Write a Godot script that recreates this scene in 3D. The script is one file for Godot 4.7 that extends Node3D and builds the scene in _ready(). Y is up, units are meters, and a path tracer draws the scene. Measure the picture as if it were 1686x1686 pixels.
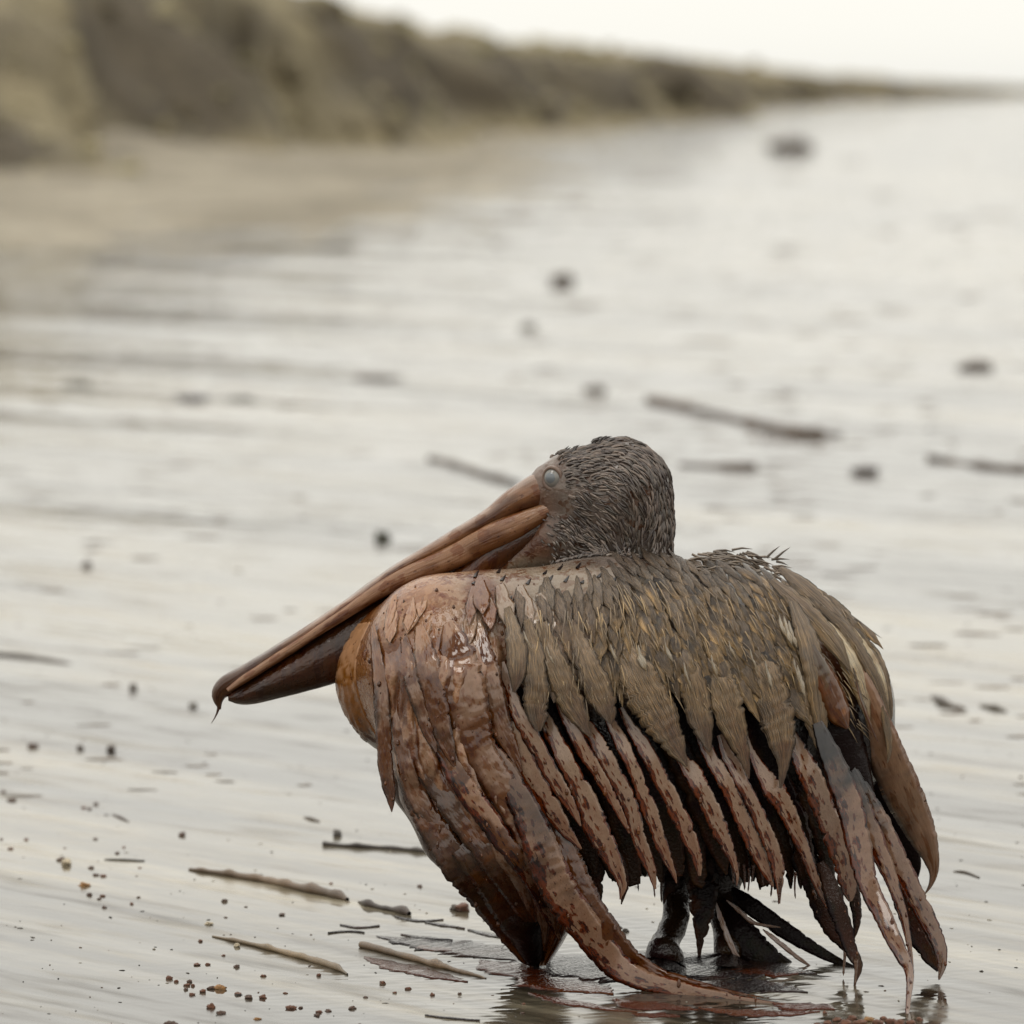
extends Node3D
# An oiled brown pelican crouching on a wet, reflecting beach, eroded sand bank behind, overcast sky.
# Measures: the camera stands 0.72 m above the sand and 5 m from the bird, a long lens; U() is the size of 1/2000 m.

const EYE := Vector3(0, 0.72, 5.0)
const LENS := 10000.0
const MID := 843.0
var pitch := -atan(693.0 / 10000.0)
var rng := RandomNumberGenerator.new()
var nz := FastNoiseLite.new()      # broad noise
var nf := FastNoiseLite.new()      # fine noise
var rip := FastNoiseLite.new()
var tex := {}
var mat := {}
var used := {}
var caps: Array = []               # the bird's bones: [a, b, ra, rb]
var depth_grid := PackedFloat32Array()
const GX := 540
const GY := 700
const GW := 100
const GH := 92

# ---------------------------------------------------------------- helpers
class Acc:
	var v := PackedVector3Array()
	var n := PackedVector3Array()
	var c := PackedColorArray()
	var t := PackedVector2Array()
	var i := PackedInt32Array()
	func mesh() -> ArrayMesh:
		var a := []
		a.resize(Mesh.ARRAY_MAX)
		a[Mesh.ARRAY_VERTEX] = v
		a[Mesh.ARRAY_NORMAL] = n
		a[Mesh.ARRAY_COLOR] = c
		a[Mesh.ARRAY_TEX_UV] = t
		a[Mesh.ARRAY_INDEX] = i
		var m := ArrayMesh.new()
		m.add_surface_from_arrays(Mesh.PRIMITIVE_TRIANGLES, a)
		return m

func view(px: float, py: float) -> Vector3:
	return Vector3((px - MID) / LENS, (MID - py) / LENS, -1.0).rotated(Vector3.RIGHT, pitch)

func P(px: float, py: float, z := 0.0) -> Vector3:
	var d := view(px, py)
	return EYE + d * ((z - EYE.z) / d.z)

func G(px: float, py: float) -> Vector3:      # a point on the sand
	var d := view(px, py)
	var p := EYE + d * (-EYE.y / d.y)
	p.y = ground_y(p.x, p.z)
	return p

func unit(p: Vector3) -> float:               # metres per pixel of the photograph at that place
	return (EYE.z - p.z) / LENS

func lin(r: float, g: float, b: float) -> Color:   # an sRGB 0..255 colour as linear
	return Color(r / 255.0, g / 255.0, b / 255.0).srgb_to_linear()

func mixc(a: Color, b: Color, t: float) -> Color:
	return a.lerp(b, clampf(t, 0.0, 1.0))

func sstep(a: float, b: float, x: float) -> float:
	var t := clampf((x - a) / (b - a), 0.0, 1.0)
	return t * t * (3.0 - 2.0 * t)

func numbered(called: String, parent: Node) -> String:
	var key := str(parent.get_instance_id()) + called
	used[key] = used.get(key, 0) + 1
	return called if used[key] == 1 else "%s_%03d" % [called, used[key] - 1]

func put(called: String, m: Mesh, material: Material, parent: Node = self) -> MeshInstance3D:
	var o := MeshInstance3D.new()
	o.name = numbered(called, parent)
	o.mesh = m
	o.material_override = material
	parent.add_child(o, true)
	return o

func tag(o: Node, label: String, category: String, group := "") -> Node:
	o.set_meta("label", label)
	o.set_meta("category", category)
	if group:
		o.set_meta("group", group)
	return o

# closed rings lofted into a skin; rows run along T, ring points run along S, T x S faces out
func loft(a: Acc, rings: Array, cols: Array, uvs: Array) -> void:
	var rows := rings.size()
	var k: int = rings[0].size()
	var base := a.v.size()
	var nn := PackedVector3Array()
	nn.resize(rows * (k + 1))
	for r in rows:
		var ring: PackedVector3Array = rings[r]
		var rc: PackedColorArray = cols[r]
		var ru: PackedVector2Array = uvs[r]
		for j in k + 1:
			a.v.append(ring[j % k])
			a.c.append(rc[j % k])
			a.t.append(ru[j])
	for r in rows - 1:
		for j in k:
			var p := base + r * (k + 1) + j
			var q := p + 1
			var s := p + k + 1
			var u := s + 1
			var fn := (a.v[s] - a.v[p]).cross(a.v[q] - a.v[p]) + (a.v[u] - a.v[q]).cross(a.v[u] - a.v[s])
			nn[p - base] += fn
			nn[q - base] += fn
			nn[s - base] += fn
			nn[u - base] += fn
			a.i.append_array(PackedInt32Array([p, q, s, q, u, s]))
	for r in rows:
		var w := nn[r * (k + 1)] + nn[r * (k + 1) + k]
		nn[r * (k + 1)] = w
		nn[r * (k + 1) + k] = w
	for w in nn:
		a.n.append(w.normalized() if w.length_squared() > 1e-24 else Vector3.UP)

# an open sheet of rows x cols points; T x S faces out
func sheet(a: Acc, pts: PackedVector3Array, cols: PackedColorArray, uvs: PackedVector2Array, rows: int, k: int) -> void:
	var base := a.v.size()
	var nn := PackedVector3Array()
	nn.resize(rows * k)
	var ix := PackedInt32Array()
	ix.resize((rows - 1) * (k - 1) * 6)
	var w := 0
	for r in rows - 1:
		for j in k - 1:
			var p := r * k + j
			var fn := (pts[p + k] - pts[p]).cross(pts[p + 1] - pts[p]) + (pts[p + k + 1] - pts[p + 1]).cross(pts[p + k + 1] - pts[p + k])
			nn[p] += fn
			nn[p + 1] += fn
			nn[p + k] += fn
			nn[p + k + 1] += fn
			ix[w] = base + p
			ix[w + 1] = base + p + 1
			ix[w + 2] = base + p + k
			ix[w + 3] = base + p + 1
			ix[w + 4] = base + p + k + 1
			ix[w + 5] = base + p + k
			w += 6
	for j in nn.size():
		nn[j] = nn[j].normalized()
	a.v.append_array(pts)
	a.n.append_array(nn)
	a.c.append_array(cols)
	a.t.append_array(uvs)
	a.i.append_array(ix)

# a round, tapering tube through world points [p, r]
func tube(a: Acc, pts: Array, col: Color, k := 10, rough := 0.0, flat := 1.0, tint: Color = Color(-1, 0, 0), lay := 1.0) -> void:
	var rings := []
	var cs := []
	var us := []
	var run := 0.0
	for r in pts.size():
		var p: Vector3 = pts[r][0]
		var rad: float = pts[r][1]
		var t: Vector3 = pts[mini(r + 1, pts.size() - 1)][0] - pts[maxi(r - 1, 0)][0]
		t = t.normalized()
		if r:
			run += p.distance_to(pts[r - 1][0])
		var nrm := (Vector3(0, 0.3, 1) - t * t.dot(Vector3(0, 0.3, 1))).normalized()
		var s := nrm.cross(t).normalized()
		var ring := PackedVector3Array()
		var rc := PackedColorArray()
		var ru := PackedVector2Array()
		for j in k + 1:
			var an := PI - TAU * j / k
			var q := p + (s * cos(an) + nrm * sin(an) * flat) * rad
			if rough > 0.0:
				q += (s * cos(an) + nrm * sin(an)) * rad * rough * nf.get_noise_3dv(q * 900.0)
			if j < k:
				ring.append(q)
				rc.append(col if tint.r < 0.0 else mixc(col, tint, 0.5 + 0.9 * nz.get_noise_3dv(q * 300.0)))
			ru.append(Vector2(float(j) / k, run * lay / maxf(0.001, 0.02)))
		rings.append(ring)
		cs.append(rc)
		us.append(ru)
	loft(a, rings, cs, us)

func spline(pts: Array, step: float) -> Array:      # Catmull-Rom through rows of numbers, about step apart in the first two
	var out := []
	var n := pts.size()
	for s in n - 1:
		var p0: Array = pts[maxi(s - 1, 0)]
		var p1: Array = pts[s]
		var p2: Array = pts[s + 1]
		var p3: Array = pts[mini(s + 2, n - 1)]
		var seg := Vector2(p2[0] - p1[0], p2[1] - p1[1]).length()
		var m := maxi(1, int(ceil(seg / step)))
		for q in m + (1 if s == n - 2 else 0):
			var t := float(q) / m
			var row := []
			for e in p1.size():
				var a: float = p0[e]
				var b: float = p1[e]
				var c: float = p2[e]
				var d: float = p3[e]
				row.append(0.5 * (2.0 * b + (c - a) * t + (2.0 * a - 5.0 * b + 4.0 * c - d) * t * t + (3.0 * b - a - 3.0 * c + d) * t * t * t))
			out.append(row)
	return out

# ---------------------------------------------------------------- textures and materials
func grey_noise(seed_: int, freq: float, size: int, octaves := 4, kind := FastNoiseLite.TYPE_SIMPLEX_SMOOTH) -> Image:
	var n := FastNoiseLite.new()
	n.seed = seed_
	n.noise_type = kind
	n.frequency = freq
	n.fractal_octaves = octaves
	return n.get_seamless_image(size, size)

func soft(x: float, a: float, b: float) -> float:
	return sstep(a, b, x)

func make_textures() -> void:
	var S := 512
	var n1 := grey_noise(3, 0.012, S)
	var n2 := grey_noise(7, 0.045, S)
	var n3 := grey_noise(11, 0.16, S, 2)
	var n4 := grey_noise(19, 0.05, S, 1, FastNoiseLite.TYPE_CELLULAR)
	var b1 := n1.get_data()
	var b2 := n2.get_data()
	var b3 := n3.get_data()
	var b4 := n4.get_data()
	var b5 := grey_noise(23, 0.013, S, 3).get_data()
	# feather: u across, v along; barbs slant from the shaft
	var fa := PackedByteArray()
	fa.resize(S * S * 3)
	var fh := PackedFloat32Array()
	fh.resize(S * S)
	var oa := PackedByteArray()
	oa.resize(S * S * 3)
	var oh := PackedByteArray()
	oh.resize(S * S)
	var orr := PackedByteArray()
	orr.resize(S * S)
	for y in S:
		for x in S:
			var at := y * S + x
			var u := float(x) / S
			var side := absf(u - 0.5) * 2.0
			# stretched patches along v
			var yy := absi(2 * y - S) / 2
			var st := yy * S + x / 2
			var p := b1[st] / 255.0 * 0.55 + b2[yy * S + (x / 2 + 150)] / 255.0 * 0.45
			var fine := b3[at] / 255.0
			var line := b2[(absi(2 * y - S) / 9) * S + x] / 255.0
			var rust := soft(b5[yy * S + x / 2] / 255.0 + 0.10 * (line - 0.5), 0.60, 0.68) * 0.5
			var dark := 0.5 * soft(b2[yy * S + (x / 2 + 250)] / 255.0, 0.77, 0.80)
			var barb := 0.5 + 0.5 * sin((float(y) / S * 90.0 + side * 9.0) * TAU + (fine - 0.5) * 3.5)
			var lum := 0.92 + 0.05 * fine + 0.05 * (barb - 0.5) + 0.10 * (line - 0.45) + 0.10 * (p - 0.5)
			var r := lum * lerpf(1.0, 0.70, rust) * lerpf(1.0, 0.5, dark)
			var g := lum * lerpf(1.0, 0.47, rust) * lerpf(1.0, 0.38, dark)
			var b := lum * lerpf(1.0, 0.22, rust) * lerpf(1.0, 0.30, dark)
			fa[at * 3] = int(clampf(r, 0, 1) * 255)
			fa[at * 3 + 1] = int(clampf(g, 0, 1) * 255)
			fa[at * 3 + 2] = int(clampf(b, 0, 1) * 255)
			var blob := soft(1.0 - b4[at] / 255.0, 0.72, 0.95)
			var shaft := exp(-pow((u - 0.5) / 0.035, 2.0))
			fh[at] = 0.05 * shaft + 0.6 * (b5[yy * S + x / 3] / 255.0 - 0.4)
			# oil skin
			var q := b1[at] / 255.0
			var q2 := b2[at] / 255.0
			var rr := soft(q * 0.6 + q2 * 0.4, 0.585, 0.615)
			var l2 := 0.84 + 0.16 * fine + 0.1 * (q2 - 0.5)
			oa[at * 3] = int(clampf(l2 * lerpf(1.0, 0.66, rr), 0, 1) * 255)
			oa[at * 3 + 1] = int(clampf(l2 * lerpf(1.0, 0.42, rr), 0, 1) * 255)
			oa[at * 3 + 2] = int(clampf(l2 * lerpf(1.0, 0.16, rr), 0, 1) * 255)
			oh[at] = int(clampf(0.3 + 0.4 * (q2 - 0.3) + 0.25 * soft(1.0 - b4[at] / 255.0, 0.78, 0.97) + 0.1 * fine - 0.08 * rr, 0, 1) * 255)
			orr[at] = int(clampf(0.30 + 0.35 * q2 + 0.2 * (fine - 0.5), 0, 1) * 255)
	tex.feather = ImageTexture.create_from_image(Image.create_from_data(S, S, false, Image.FORMAT_RGB8, fa))
	var fhi := Image.create_from_data(S, S, false, Image.FORMAT_RF, fh.to_byte_array())
	fhi.resize(48, 256, Image.INTERPOLATE_TRILINEAR)
	fhi.resize(96, 512, Image.INTERPOLATE_CUBIC)
	tex.feather_h = ImageTexture.create_from_image(fhi)
	tex.oil = ImageTexture.create_from_image(Image.create_from_data(S, S, false, Image.FORMAT_RGB8, oa))
	tex.oil_h = ImageTexture.create_from_image(Image.create_from_data(S, S, false, Image.FORMAT_L8, oh))
	tex.oil_r = ImageTexture.create_from_image(Image.create_from_data(S, S, false, Image.FORMAT_L8, orr))
	# dry plumage: fine barbs, no oil patches
	var da := PackedByteArray()
	da.resize(S * S * 3)
	var dh := PackedByteArray()
	dh.resize(S * S)
	for y in S:
		for x in S:
			var at := y * S + x
			var side := absf(float(x) / S - 0.5) * 2.0
			var barb := 0.5 + 0.5 * sin((float(y) / S * 64.0 + side * 8.0) * TAU + (b3[at] / 255.0 - 0.5) * 5.0)
			var streak := b2[(absi(2 * y - S) / 7) * S + x] / 255.0
			var warm := soft(b3[(absi(2 * y - S) / 10) * S + (x + 90) % S] / 255.0, 0.52, 0.7)
			var l := 0.66 + 0.6 * (streak - 0.45) + 0.10 * (barb - 0.5) + 0.16 * (b3[at] / 255.0 - 0.5) + 0.22 * warm
			da[at * 3] = int(clampf(l, 0.12, 1) * 255)
			da[at * 3 + 1] = int(clampf(l * lerpf(0.99, 0.90, warm), 0.11, 1) * 255)
			da[at * 3 + 2] = int(clampf(l * lerpf(0.98, 0.76, warm), 0.10, 1) * 255)
			dh[at] = int(clampf(0.5 + 1.3 * (streak - 0.45) + 0.1 * (barb - 0.5), 0, 1) * 255)
	tex.dry = ImageTexture.create_from_image(Image.create_from_data(S, S, false, Image.FORMAT_RGB8, da))
	# flight feather: a smooth grey-brown film, rust oil along the leading margin, ragged edges to the stains
	var va := PackedByteArray()
	va.resize(S * S * 3)
	for y in S:
		for x in S:
			var at := y * S + x
			var u := float(x) / S
			var yy := absi(2 * y - S) / 2
			var n := b5[yy * S + x / 2] / 255.0
			var fine := b2[yy * S + x / 2] / 255.0
			var teeth := b3[y * S + x / 3] / 255.0
			var mask := soft(1.1 * (n - 0.5) + 0.22 * (teeth - 0.5) + (0.36 - u) * 1.15, -0.02, 0.05)
			mask = maxf(mask, soft(1.3 * (n - 0.5) + 0.3 * (teeth - 0.5) + (u - 0.93) * 3.0, 0.0, 0.06))
			mask = maxf(mask, 0.5 * soft(fine, 0.75, 0.80))
			var deep := soft(fine * 0.5 + b1[yy * S + (x / 2 + 200)] / 255.0 * 0.5, 0.45, 0.60)
			var crack := soft(b4[yy * S + x / 3] / 255.0, 0.86, 0.95) * 0.25
			var l := 0.86 + 0.16 * (fine - 0.5) + 0.12 * (teeth - 0.5) - crack
			var c := Vector3(l, l, l)
			c = c.lerp(Vector3(0.60, 0.34, 0.13).lerp(Vector3(0.30, 0.16, 0.09), deep), mask)
			va[at * 3] = int(clampf(c.x, 0, 1) * 255)
			va[at * 3 + 1] = int(clampf(c.y, 0, 1) * 255)
			va[at * 3 + 2] = int(clampf(c.z, 0, 1) * 255)
	tex.vane = ImageTexture.create_from_image(Image.create_from_data(S, S, false, Image.FORMAT_RGB8, va))
	tex.dry_h = ImageTexture.create_from_image(Image.create_from_data(S, S, false, Image.FORMAT_L8, dh))
	# sand: grain and drawn-out streaks
	var sa := PackedByteArray()
	sa.resize(S * S * 3)
	var sr := PackedByteArray()
	sr.resize(S * S)
	for y in S:
		for x in S:
			var at := y * S + x
			var streak := b2[at] / 255.0
			var broad := b1[at] / 255.0
			var grain := b3[at] / 255.0
			var l := 0.66 + 0.30 * (streak - 0.5) + 0.25 * (broad - 0.5) + 0.22 * (grain - 0.5)
			sa[at * 3] = int(clampf(l, 0, 1) * 255)
			sa[at * 3 + 1] = int(clampf(l * 0.985, 0, 1) * 255)
			sa[at * 3 + 2] = int(clampf(l * 0.95, 0, 1) * 255)
			sr[at] = int(clampf(0.10 + 0.9 * (streak - 0.35) + 0.7 * (broad - 0.4), 0.03, 1) * 255)
	tex.sand = ImageTexture.create_from_image(Image.create_from_data(S, S, false, Image.FORMAT_RGB8, sa))
	tex.sand_r = ImageTexture.create_from_image(Image.create_from_data(S, S, false, Image.FORMAT_L8, sr))
	tex.grain = ImageTexture.create_from_image(n3)
	tex.mid = ImageTexture.create_from_image(n2)

func std(called: String, rough: float, spec := 0.5) -> StandardMaterial3D:
	var m := StandardMaterial3D.new()
	m.resource_name = called
	m.vertex_color_use_as_albedo = true
	m.roughness = rough
	m.metallic_specular = spec
	mat[called] = m
	return m

func triplanar(m: StandardMaterial3D, scale: float, world := false) -> void:
	m.uv1_triplanar = true
	m.uv1_world_triplanar = world
	m.uv1_scale = Vector3.ONE * scale

func bump(m: StandardMaterial3D, t: Texture2D, cm: float) -> void:
	m.heightmap_enabled = true
	m.heightmap_texture = t
	m.heightmap_scale = cm

func make_materials() -> void:
	var m := std("oiled_feather", 0.13, 0.58)
	m.albedo_texture = tex.feather
	bump(m, tex.feather_h, 0.09)
	m = std("flight_feather", 0.14, 0.52)
	m.albedo_texture = tex.vane
	m = std("damp_feather", 0.25, 0.5)
	m.albedo_texture = tex.dry
	bump(m, tex.dry_h, 0.045)
	m = std("oil_skin", 1.0, 0.45)
	m.albedo_texture = tex.oil
	m.roughness_texture = tex.oil_r
	m.roughness = 0.45
	bump(m, tex.oil_h, 0.16)
	triplanar(m, 6.5)
	m = std("bill", 0.20)
	m.albedo_texture = tex.feather
	bump(m, tex.dry_h, 0.03)
	m = std("tar", 0.22)
	bump(m, tex.mid, 0.08)
	triplanar(m, 14.0)
	m = std("breast", 0.24, 0.28)
	bump(m, tex.oil_h, 0.05)
	triplanar(m, 5.0)
	m = std("film", 0.07, 0.30)
	bump(m, tex.mid, 0.16)
	triplanar(m, 9.0, true)
	m = std("crude", 0.22, 0.22)
	bump(m, tex.mid, 0.06)
	triplanar(m, 14.0)
	m = std("strand", 0.28)
	m = std("eye", 0.12)
	m = std("wet_sand", 1.0, 0.47)
	m.albedo_texture = tex.sand
	m.roughness_texture = tex.sand_r
	m.roughness = 0.40
	m = std("dry_sand", 0.85, 0.3)
	m.albedo_texture = tex.sand
	bump(m, tex.mid, 3.0)
	triplanar(m, 0.35, true)
	m = std("reed", 0.45)
	m.albedo_texture = tex.dry
	bump(m, tex.feather_h, 0.03)
	m = std("tar_ball_dry", 0.9, 0.2)
	m = std("tar_ball", 0.5)
	bump(m, tex.grain, 0.08)
	triplanar(m, 40.0)

# ---------------------------------------------------------------- ground
func ground_y(x: float, z: float) -> float:
	var d := EYE.z - z
	var fade := 1.0 / (1.0 + pow(d / 14.0, 2.0))
	# drawn-out swash ridges run down to the right
	var a := x * 0.79 - z * 0.62
	var b := x * 0.62 + z * 0.79
	var h := 0.0
	if d < 80.0:
		h += 0.0018 * rip.get_noise_2d(a * 110.0, b * 15.0) * fade
		h += 0.0050 * rip.get_noise_2d(a * 38.0 + 70.0, b * 5.0) * fade
		h += 0.0008 * rip.get_noise_2d(a * 300.0, b * 40.0) * fade
		h += 0.00012 * rip.get_noise_2d(a * 1300.0 + 300.0, b * 160.0) * fade
	h += 0.014 * nz.get_noise_2d(a * 34.0, b * 9.0) * minf(1.0, d / 14.0)
	# wind ripples and the rings the bird stirs up
	var q := Vector2(x - 0.07, (z - 0.05) * 0.8)
	var near := exp(-q.length_squared() / 0.06)
	if near > 0.02:
		h += 0.0008 * near * rip.get_noise_2d(x * 800.0, z * 2300.0 + x * 600.0)
	return h

func build_ground() -> void:
	var rows := PackedFloat32Array()
	var py := 1790.0
	while py > 156.0:
		rows.append(py)
		var stp := 1.3 if py > 1480.0 else (2.4 if py > 1000.0 else 3.0)
		if py > 1720.0: stp = 6.0
		if py < 200.0: stp = 1.5
		py -= stp
	for e in [154.0, 152.0, 151.0, 150.5]:
		rows.append(e)
	var cols := PackedFloat32Array()
	var cx := -843.0 * 7.0
	while cx <= 843.0 * 7.0:
		cols.append(cx)
		var ax := absf(cx + 1.0)
		cx += 3.2 if ax < 900.0 else (30.0 if ax < 1500.0 else 300.0)
	var k := cols.size()
	var pts := PackedVector3Array()
	var cs := PackedColorArray()
	var us := PackedVector2Array()
	pts.resize(rows.size() * k)
	cs.resize(rows.size() * k)
	us.resize(rows.size() * k)
	var light := Color(0.45, 0.40, 0.305)
	var deep := Color(0.062, 0.050, 0.036)
	var w := 0
	for r in rows.size():
		var dd := view(MID, rows[r])
		var dist := -EYE.y / dd.y * -dd.z
		for j in k:
			var x := cols[j] / LENS * dist
			var z := EYE.z - dist
			pts[w] = Vector3(x, ground_y(x, z), z)
			var a := x * 0.79 - z * 0.62
			var b := x * 0.62 + z * 0.79
			var m := 0.38 + 1.1 * nz.get_noise_2d(a * 70.0, b * 9.0) + 0.8 * nz.get_noise_2d(a * 300.0 + 90.0, b * 22.0) + 0.4 * nz.get_noise_2d(a * 1100.0 + 50.0, b * 60.0)
			if dist > 7.0:
				m += 0.9 * nz.get_noise_2d(x * 14.0 + 50.0, z * 3.4) * minf(1.0, (dist - 7.0) / 6.0)
			# near left painted darker to stand in for weaker sky reflection
			m -= sstep(0.10, -0.40, x - (z - 0.1) * 0.5) * 0.45 * sstep(6.4, 5.0, dist)
			cs[w] = mixc(deep, light, m)
			us[w] = Vector2(a * 1.1, b * 0.22)
			w += 1
	var acc := Acc.new()
	sheet(acc, pts, cs, us, rows.size(), k)
	var o := put("wet_sand", acc.mesh(), mat.wet_sand)
	o.set_meta("kind", "structure")
	o.set_meta("label", "flat wet sand under a shining film of shallow water")

# the line along the foot of the bank: x for a distance from the camera
func bank_x(d: float) -> float:
	return 0.0715 * d - 7.35 + 0.8 * sin(d * 0.05) + 0.35 * sin(d * 0.17 + 1.0) + 0.03 * maxf(0.0, d - 300.0) - 0.05 * pow(maxf(0.0, 56.0 - d), 1.3)

func along(list: Array, x: float) -> float:
	for q in list.size() - 1:
		if x < list[q + 1][0]:
			return lerpf(list[q][1], list[q + 1][1], sstep(list[q][0], list[q + 1][0], x))
	return list[-1][1]

func build_bank() -> void:
	# upper beach: a low tongue of damp sand rising out of the film towards the bank
	var acc := Acc.new()
	var rows := 130
	var k := 110
	var pts := PackedVector3Array()
	var cs := PackedColorArray()
	var us := PackedVector2Array()
	var shore := [[20.0, -5.0], [26.0, -3.0], [29.0, -1.7], [33.0, -0.9], [40.0, -0.5], [60.0, -0.1], [80.0, 0.35], [110.0, 1.1], [160.0, 4.6], [240.0, 10.4]]
	for r in rows:
		var d := 20.0 * pow(10.0, float(r) / (rows - 1))
		var edge := along(shore, d)
		for j in k:
			var t := float(k - 1 - j) / (k - 1)
			var x := edge + 1.2 - (3.0 * t + 26.0 * t * t * t)
			var z := EYE.z - d
			var inland := edge + 1.3 * nz.get_noise_2d(x * 24.0, d * 9.0) + 0.5 * nz.get_noise_2d(x * 80.0, d * 16.0) - x
			var y := 0.004 + 0.020 * clampf(inland, -2.0, 5.0)
			y += 0.035 * nz.get_noise_2d(x * 30.0, z * 12.0)
			y += 0.45 * exp(-pow((x + 4.3) / 1.9, 2.0) - pow((d - 57.0) / 8.0, 2.0)) * (1.0 + 0.3 * nz.get_noise_2d(x * 40.0, z * 20.0))
			pts.append(Vector3(x, y, z))
			var m := 0.5 + 0.9 * nz.get_noise_2d(x * 22.0, z * 5.0) + 0.5 * nz.get_noise_2d(x * 70.0, z * 18.0)
			cs.append(mixc(Color(0.44, 0.395, 0.315), Color(0.70, 0.64, 0.53), m))
			us.append(Vector2(x, z))
	sheet(acc, pts, cs, us, rows, k)
	var o := put("upper_beach", acc.mesh(), mat.dry_sand)
	o.set_meta("kind", "structure")
	o.set_meta("label", "tan damp sand sloping up to the foot of the bank")
	# the bank: steps along its foot, then profile from foot over the scarp to the back
	acc = Acc.new()
	var prof := [[0.6, -0.06, 0.0], [0.2, 0.05, 0.1], [0.0, 0.25, 0.6], [-0.12, 0.55, 1.0], [-0.2, 0.85, 1.0], [-0.3, 1.1, 0.95], [-0.5, 1.28, 0.6], [-0.9, 1.38, 0.1], [-1.6, 1.46, 0.0], [-2.6, 1.52, 0.0], [-4.2, 1.62, 0.0], [-7.0, 1.5, 0.0], [-14.0, 1.2, 0.0], [-30.0, 0.6, 0.0]]
	prof = spline(prof, 0.16)
	pts = PackedVector3Array()
	cs = PackedColorArray()
	us = PackedVector2Array()
	var d := 40.0
	rows = 0
	k = prof.size()
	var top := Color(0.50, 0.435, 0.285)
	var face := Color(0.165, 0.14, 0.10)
	while d < 1400.0:
		rows += 1
		var high := 1.05 + 0.22 * nz.get_noise_2d(d * 1.1, 30.0) + 0.30 * nz.get_noise_2d(d * 4.5, 80.0)
		high += 0.36 * sstep(114.0, 98.0, d) + 0.10 * sstep(74.0, 60.0, d) - 0.55 * sstep(56.0, 40.0, d) + 0.10 * exp(-pow((d - 97.0) / 6.0, 2.0))
		high *= lerpf(1.0, 0.75, sstep(200.0, 800.0, d))
		var slump := 0.35 + 1.1 * nz.get_noise_2d(d * 4.0, 7.0)         # how far the scarp has slumped
		for j in k:
			var e: Array = prof[j]
			var gully := 0.9 * nz.get_noise_2d(d * 6.0, e[1] * 10.0) + 0.5 * nz.get_noise_2d(d * 15.0, e[1] * 22.0 + 50.0)
			var across: float = e[0]
			if e[1] < 1.2:
				across += (1.0 - e[1] / 1.2) * 1.5 * clampf(slump, 0.0, 1.0)
			across += gully * (0.35 + 0.75 * e[2])
			var y: float = e[1] * (high if e[1] > 0.0 else 1.0)
			y += 0.30 * nz.get_noise_2d(d * 9.0, e[0] * 12.0 + 200.0) * sstep(0.1, 1.0, e[1]) + 0.06 * nf.get_noise_2d(d * 6.0, e[0] * 9.0)
			y *= sstep(39.0, 53.0, d)      # the near end runs out into the beach
			pts.append(Vector3(bank_x(d) + across, y, EYE.z - d))
			var wet: float = e[2] * (1.0 + 1.6 * nz.get_noise_2d(d * 7.0, e[1] * 16.0 + 20.0)) - 0.2 * sstep(0.4, 0.9, slump) + 0.9 * nz.get_noise_2d(d * 12.0, e[0] * 40.0)  # darker base colour on the scarp face, paler on the crest, broken by noise
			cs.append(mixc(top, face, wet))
			us.append(Vector2(d, e[0]))
		d += maxf(0.10, d * 0.0035)
	# clumps of grass and slumped sand that roughen the crest and face
	var clump := MultiMesh.new()
	clump.transform_format = MultiMesh.TRANSFORM_3D
	clump.use_colors = true
	clump.mesh = lumps[1]
	clump.instance_count = 7000
	for q in 7000:
		var r := int(pow(rng.randf(), 1.4) * (rows - 60))
		var j := rng.randi_range(3, int(k * 0.62))
		var p := pts[r * k + j]
		var size := rng.randf_range(0.05, 0.20) * (1.0 + 0.6 * float(rng.randf() < 0.12)) * lerpf(0.35, 1.0, sstep(48.0, 70.0, EYE.z - p.z))
		clump.set_instance_transform(q, Transform3D(Basis.from_euler(Vector3(0, rng.randf() * TAU, 0)) * Basis.from_scale(Vector3(size * 1.3, size * rng.randf_range(0.5, 1.1), size)), p))
		var cc := mixc(cs[r * k + j], [Color(0.24, 0.215, 0.12), Color(0.12, 0.10, 0.065), Color(0.42, 0.37, 0.24), Color(0.32, 0.28, 0.16)][rng.randi() % 4], 0.7)
		clump.set_instance_color(q, cc)
	var tufts := MultiMeshInstance3D.new()
	tufts.name = "dune_grass"
	tufts.multimesh = clump
	tufts.material_override = mat.tar_ball_dry
	add_child(tufts)
	tufts.set_meta("kind", "stuff")
	tag(tufts, "olive grass tufts and slumped clods roughening the sand bank", "dune grass")
	# rows run away, columns run inland (to the left): flip columns
	for r in rows:
		for j in k / 2:
			var a := r * k + j
			var b := r * k + k - 1 - j
			var tp := pts[a]; pts[a] = pts[b]; pts[b] = tp
			var tc := cs[a]; cs[a] = cs[b]; cs[b] = tc
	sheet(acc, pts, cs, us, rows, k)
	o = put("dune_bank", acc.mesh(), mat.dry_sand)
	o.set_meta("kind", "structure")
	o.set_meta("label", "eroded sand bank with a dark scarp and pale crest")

# ---------------------------------------------------------------- the bird's body
func bone(ax: float, ay: float, az: float, ar: float, bx: float, by: float, bz: float, br: float, k := 0.02) -> void:
	caps.append([P(ax, ay, az), P(bx, by, bz), ar / 2000.0, br / 2000.0, k])

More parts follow.
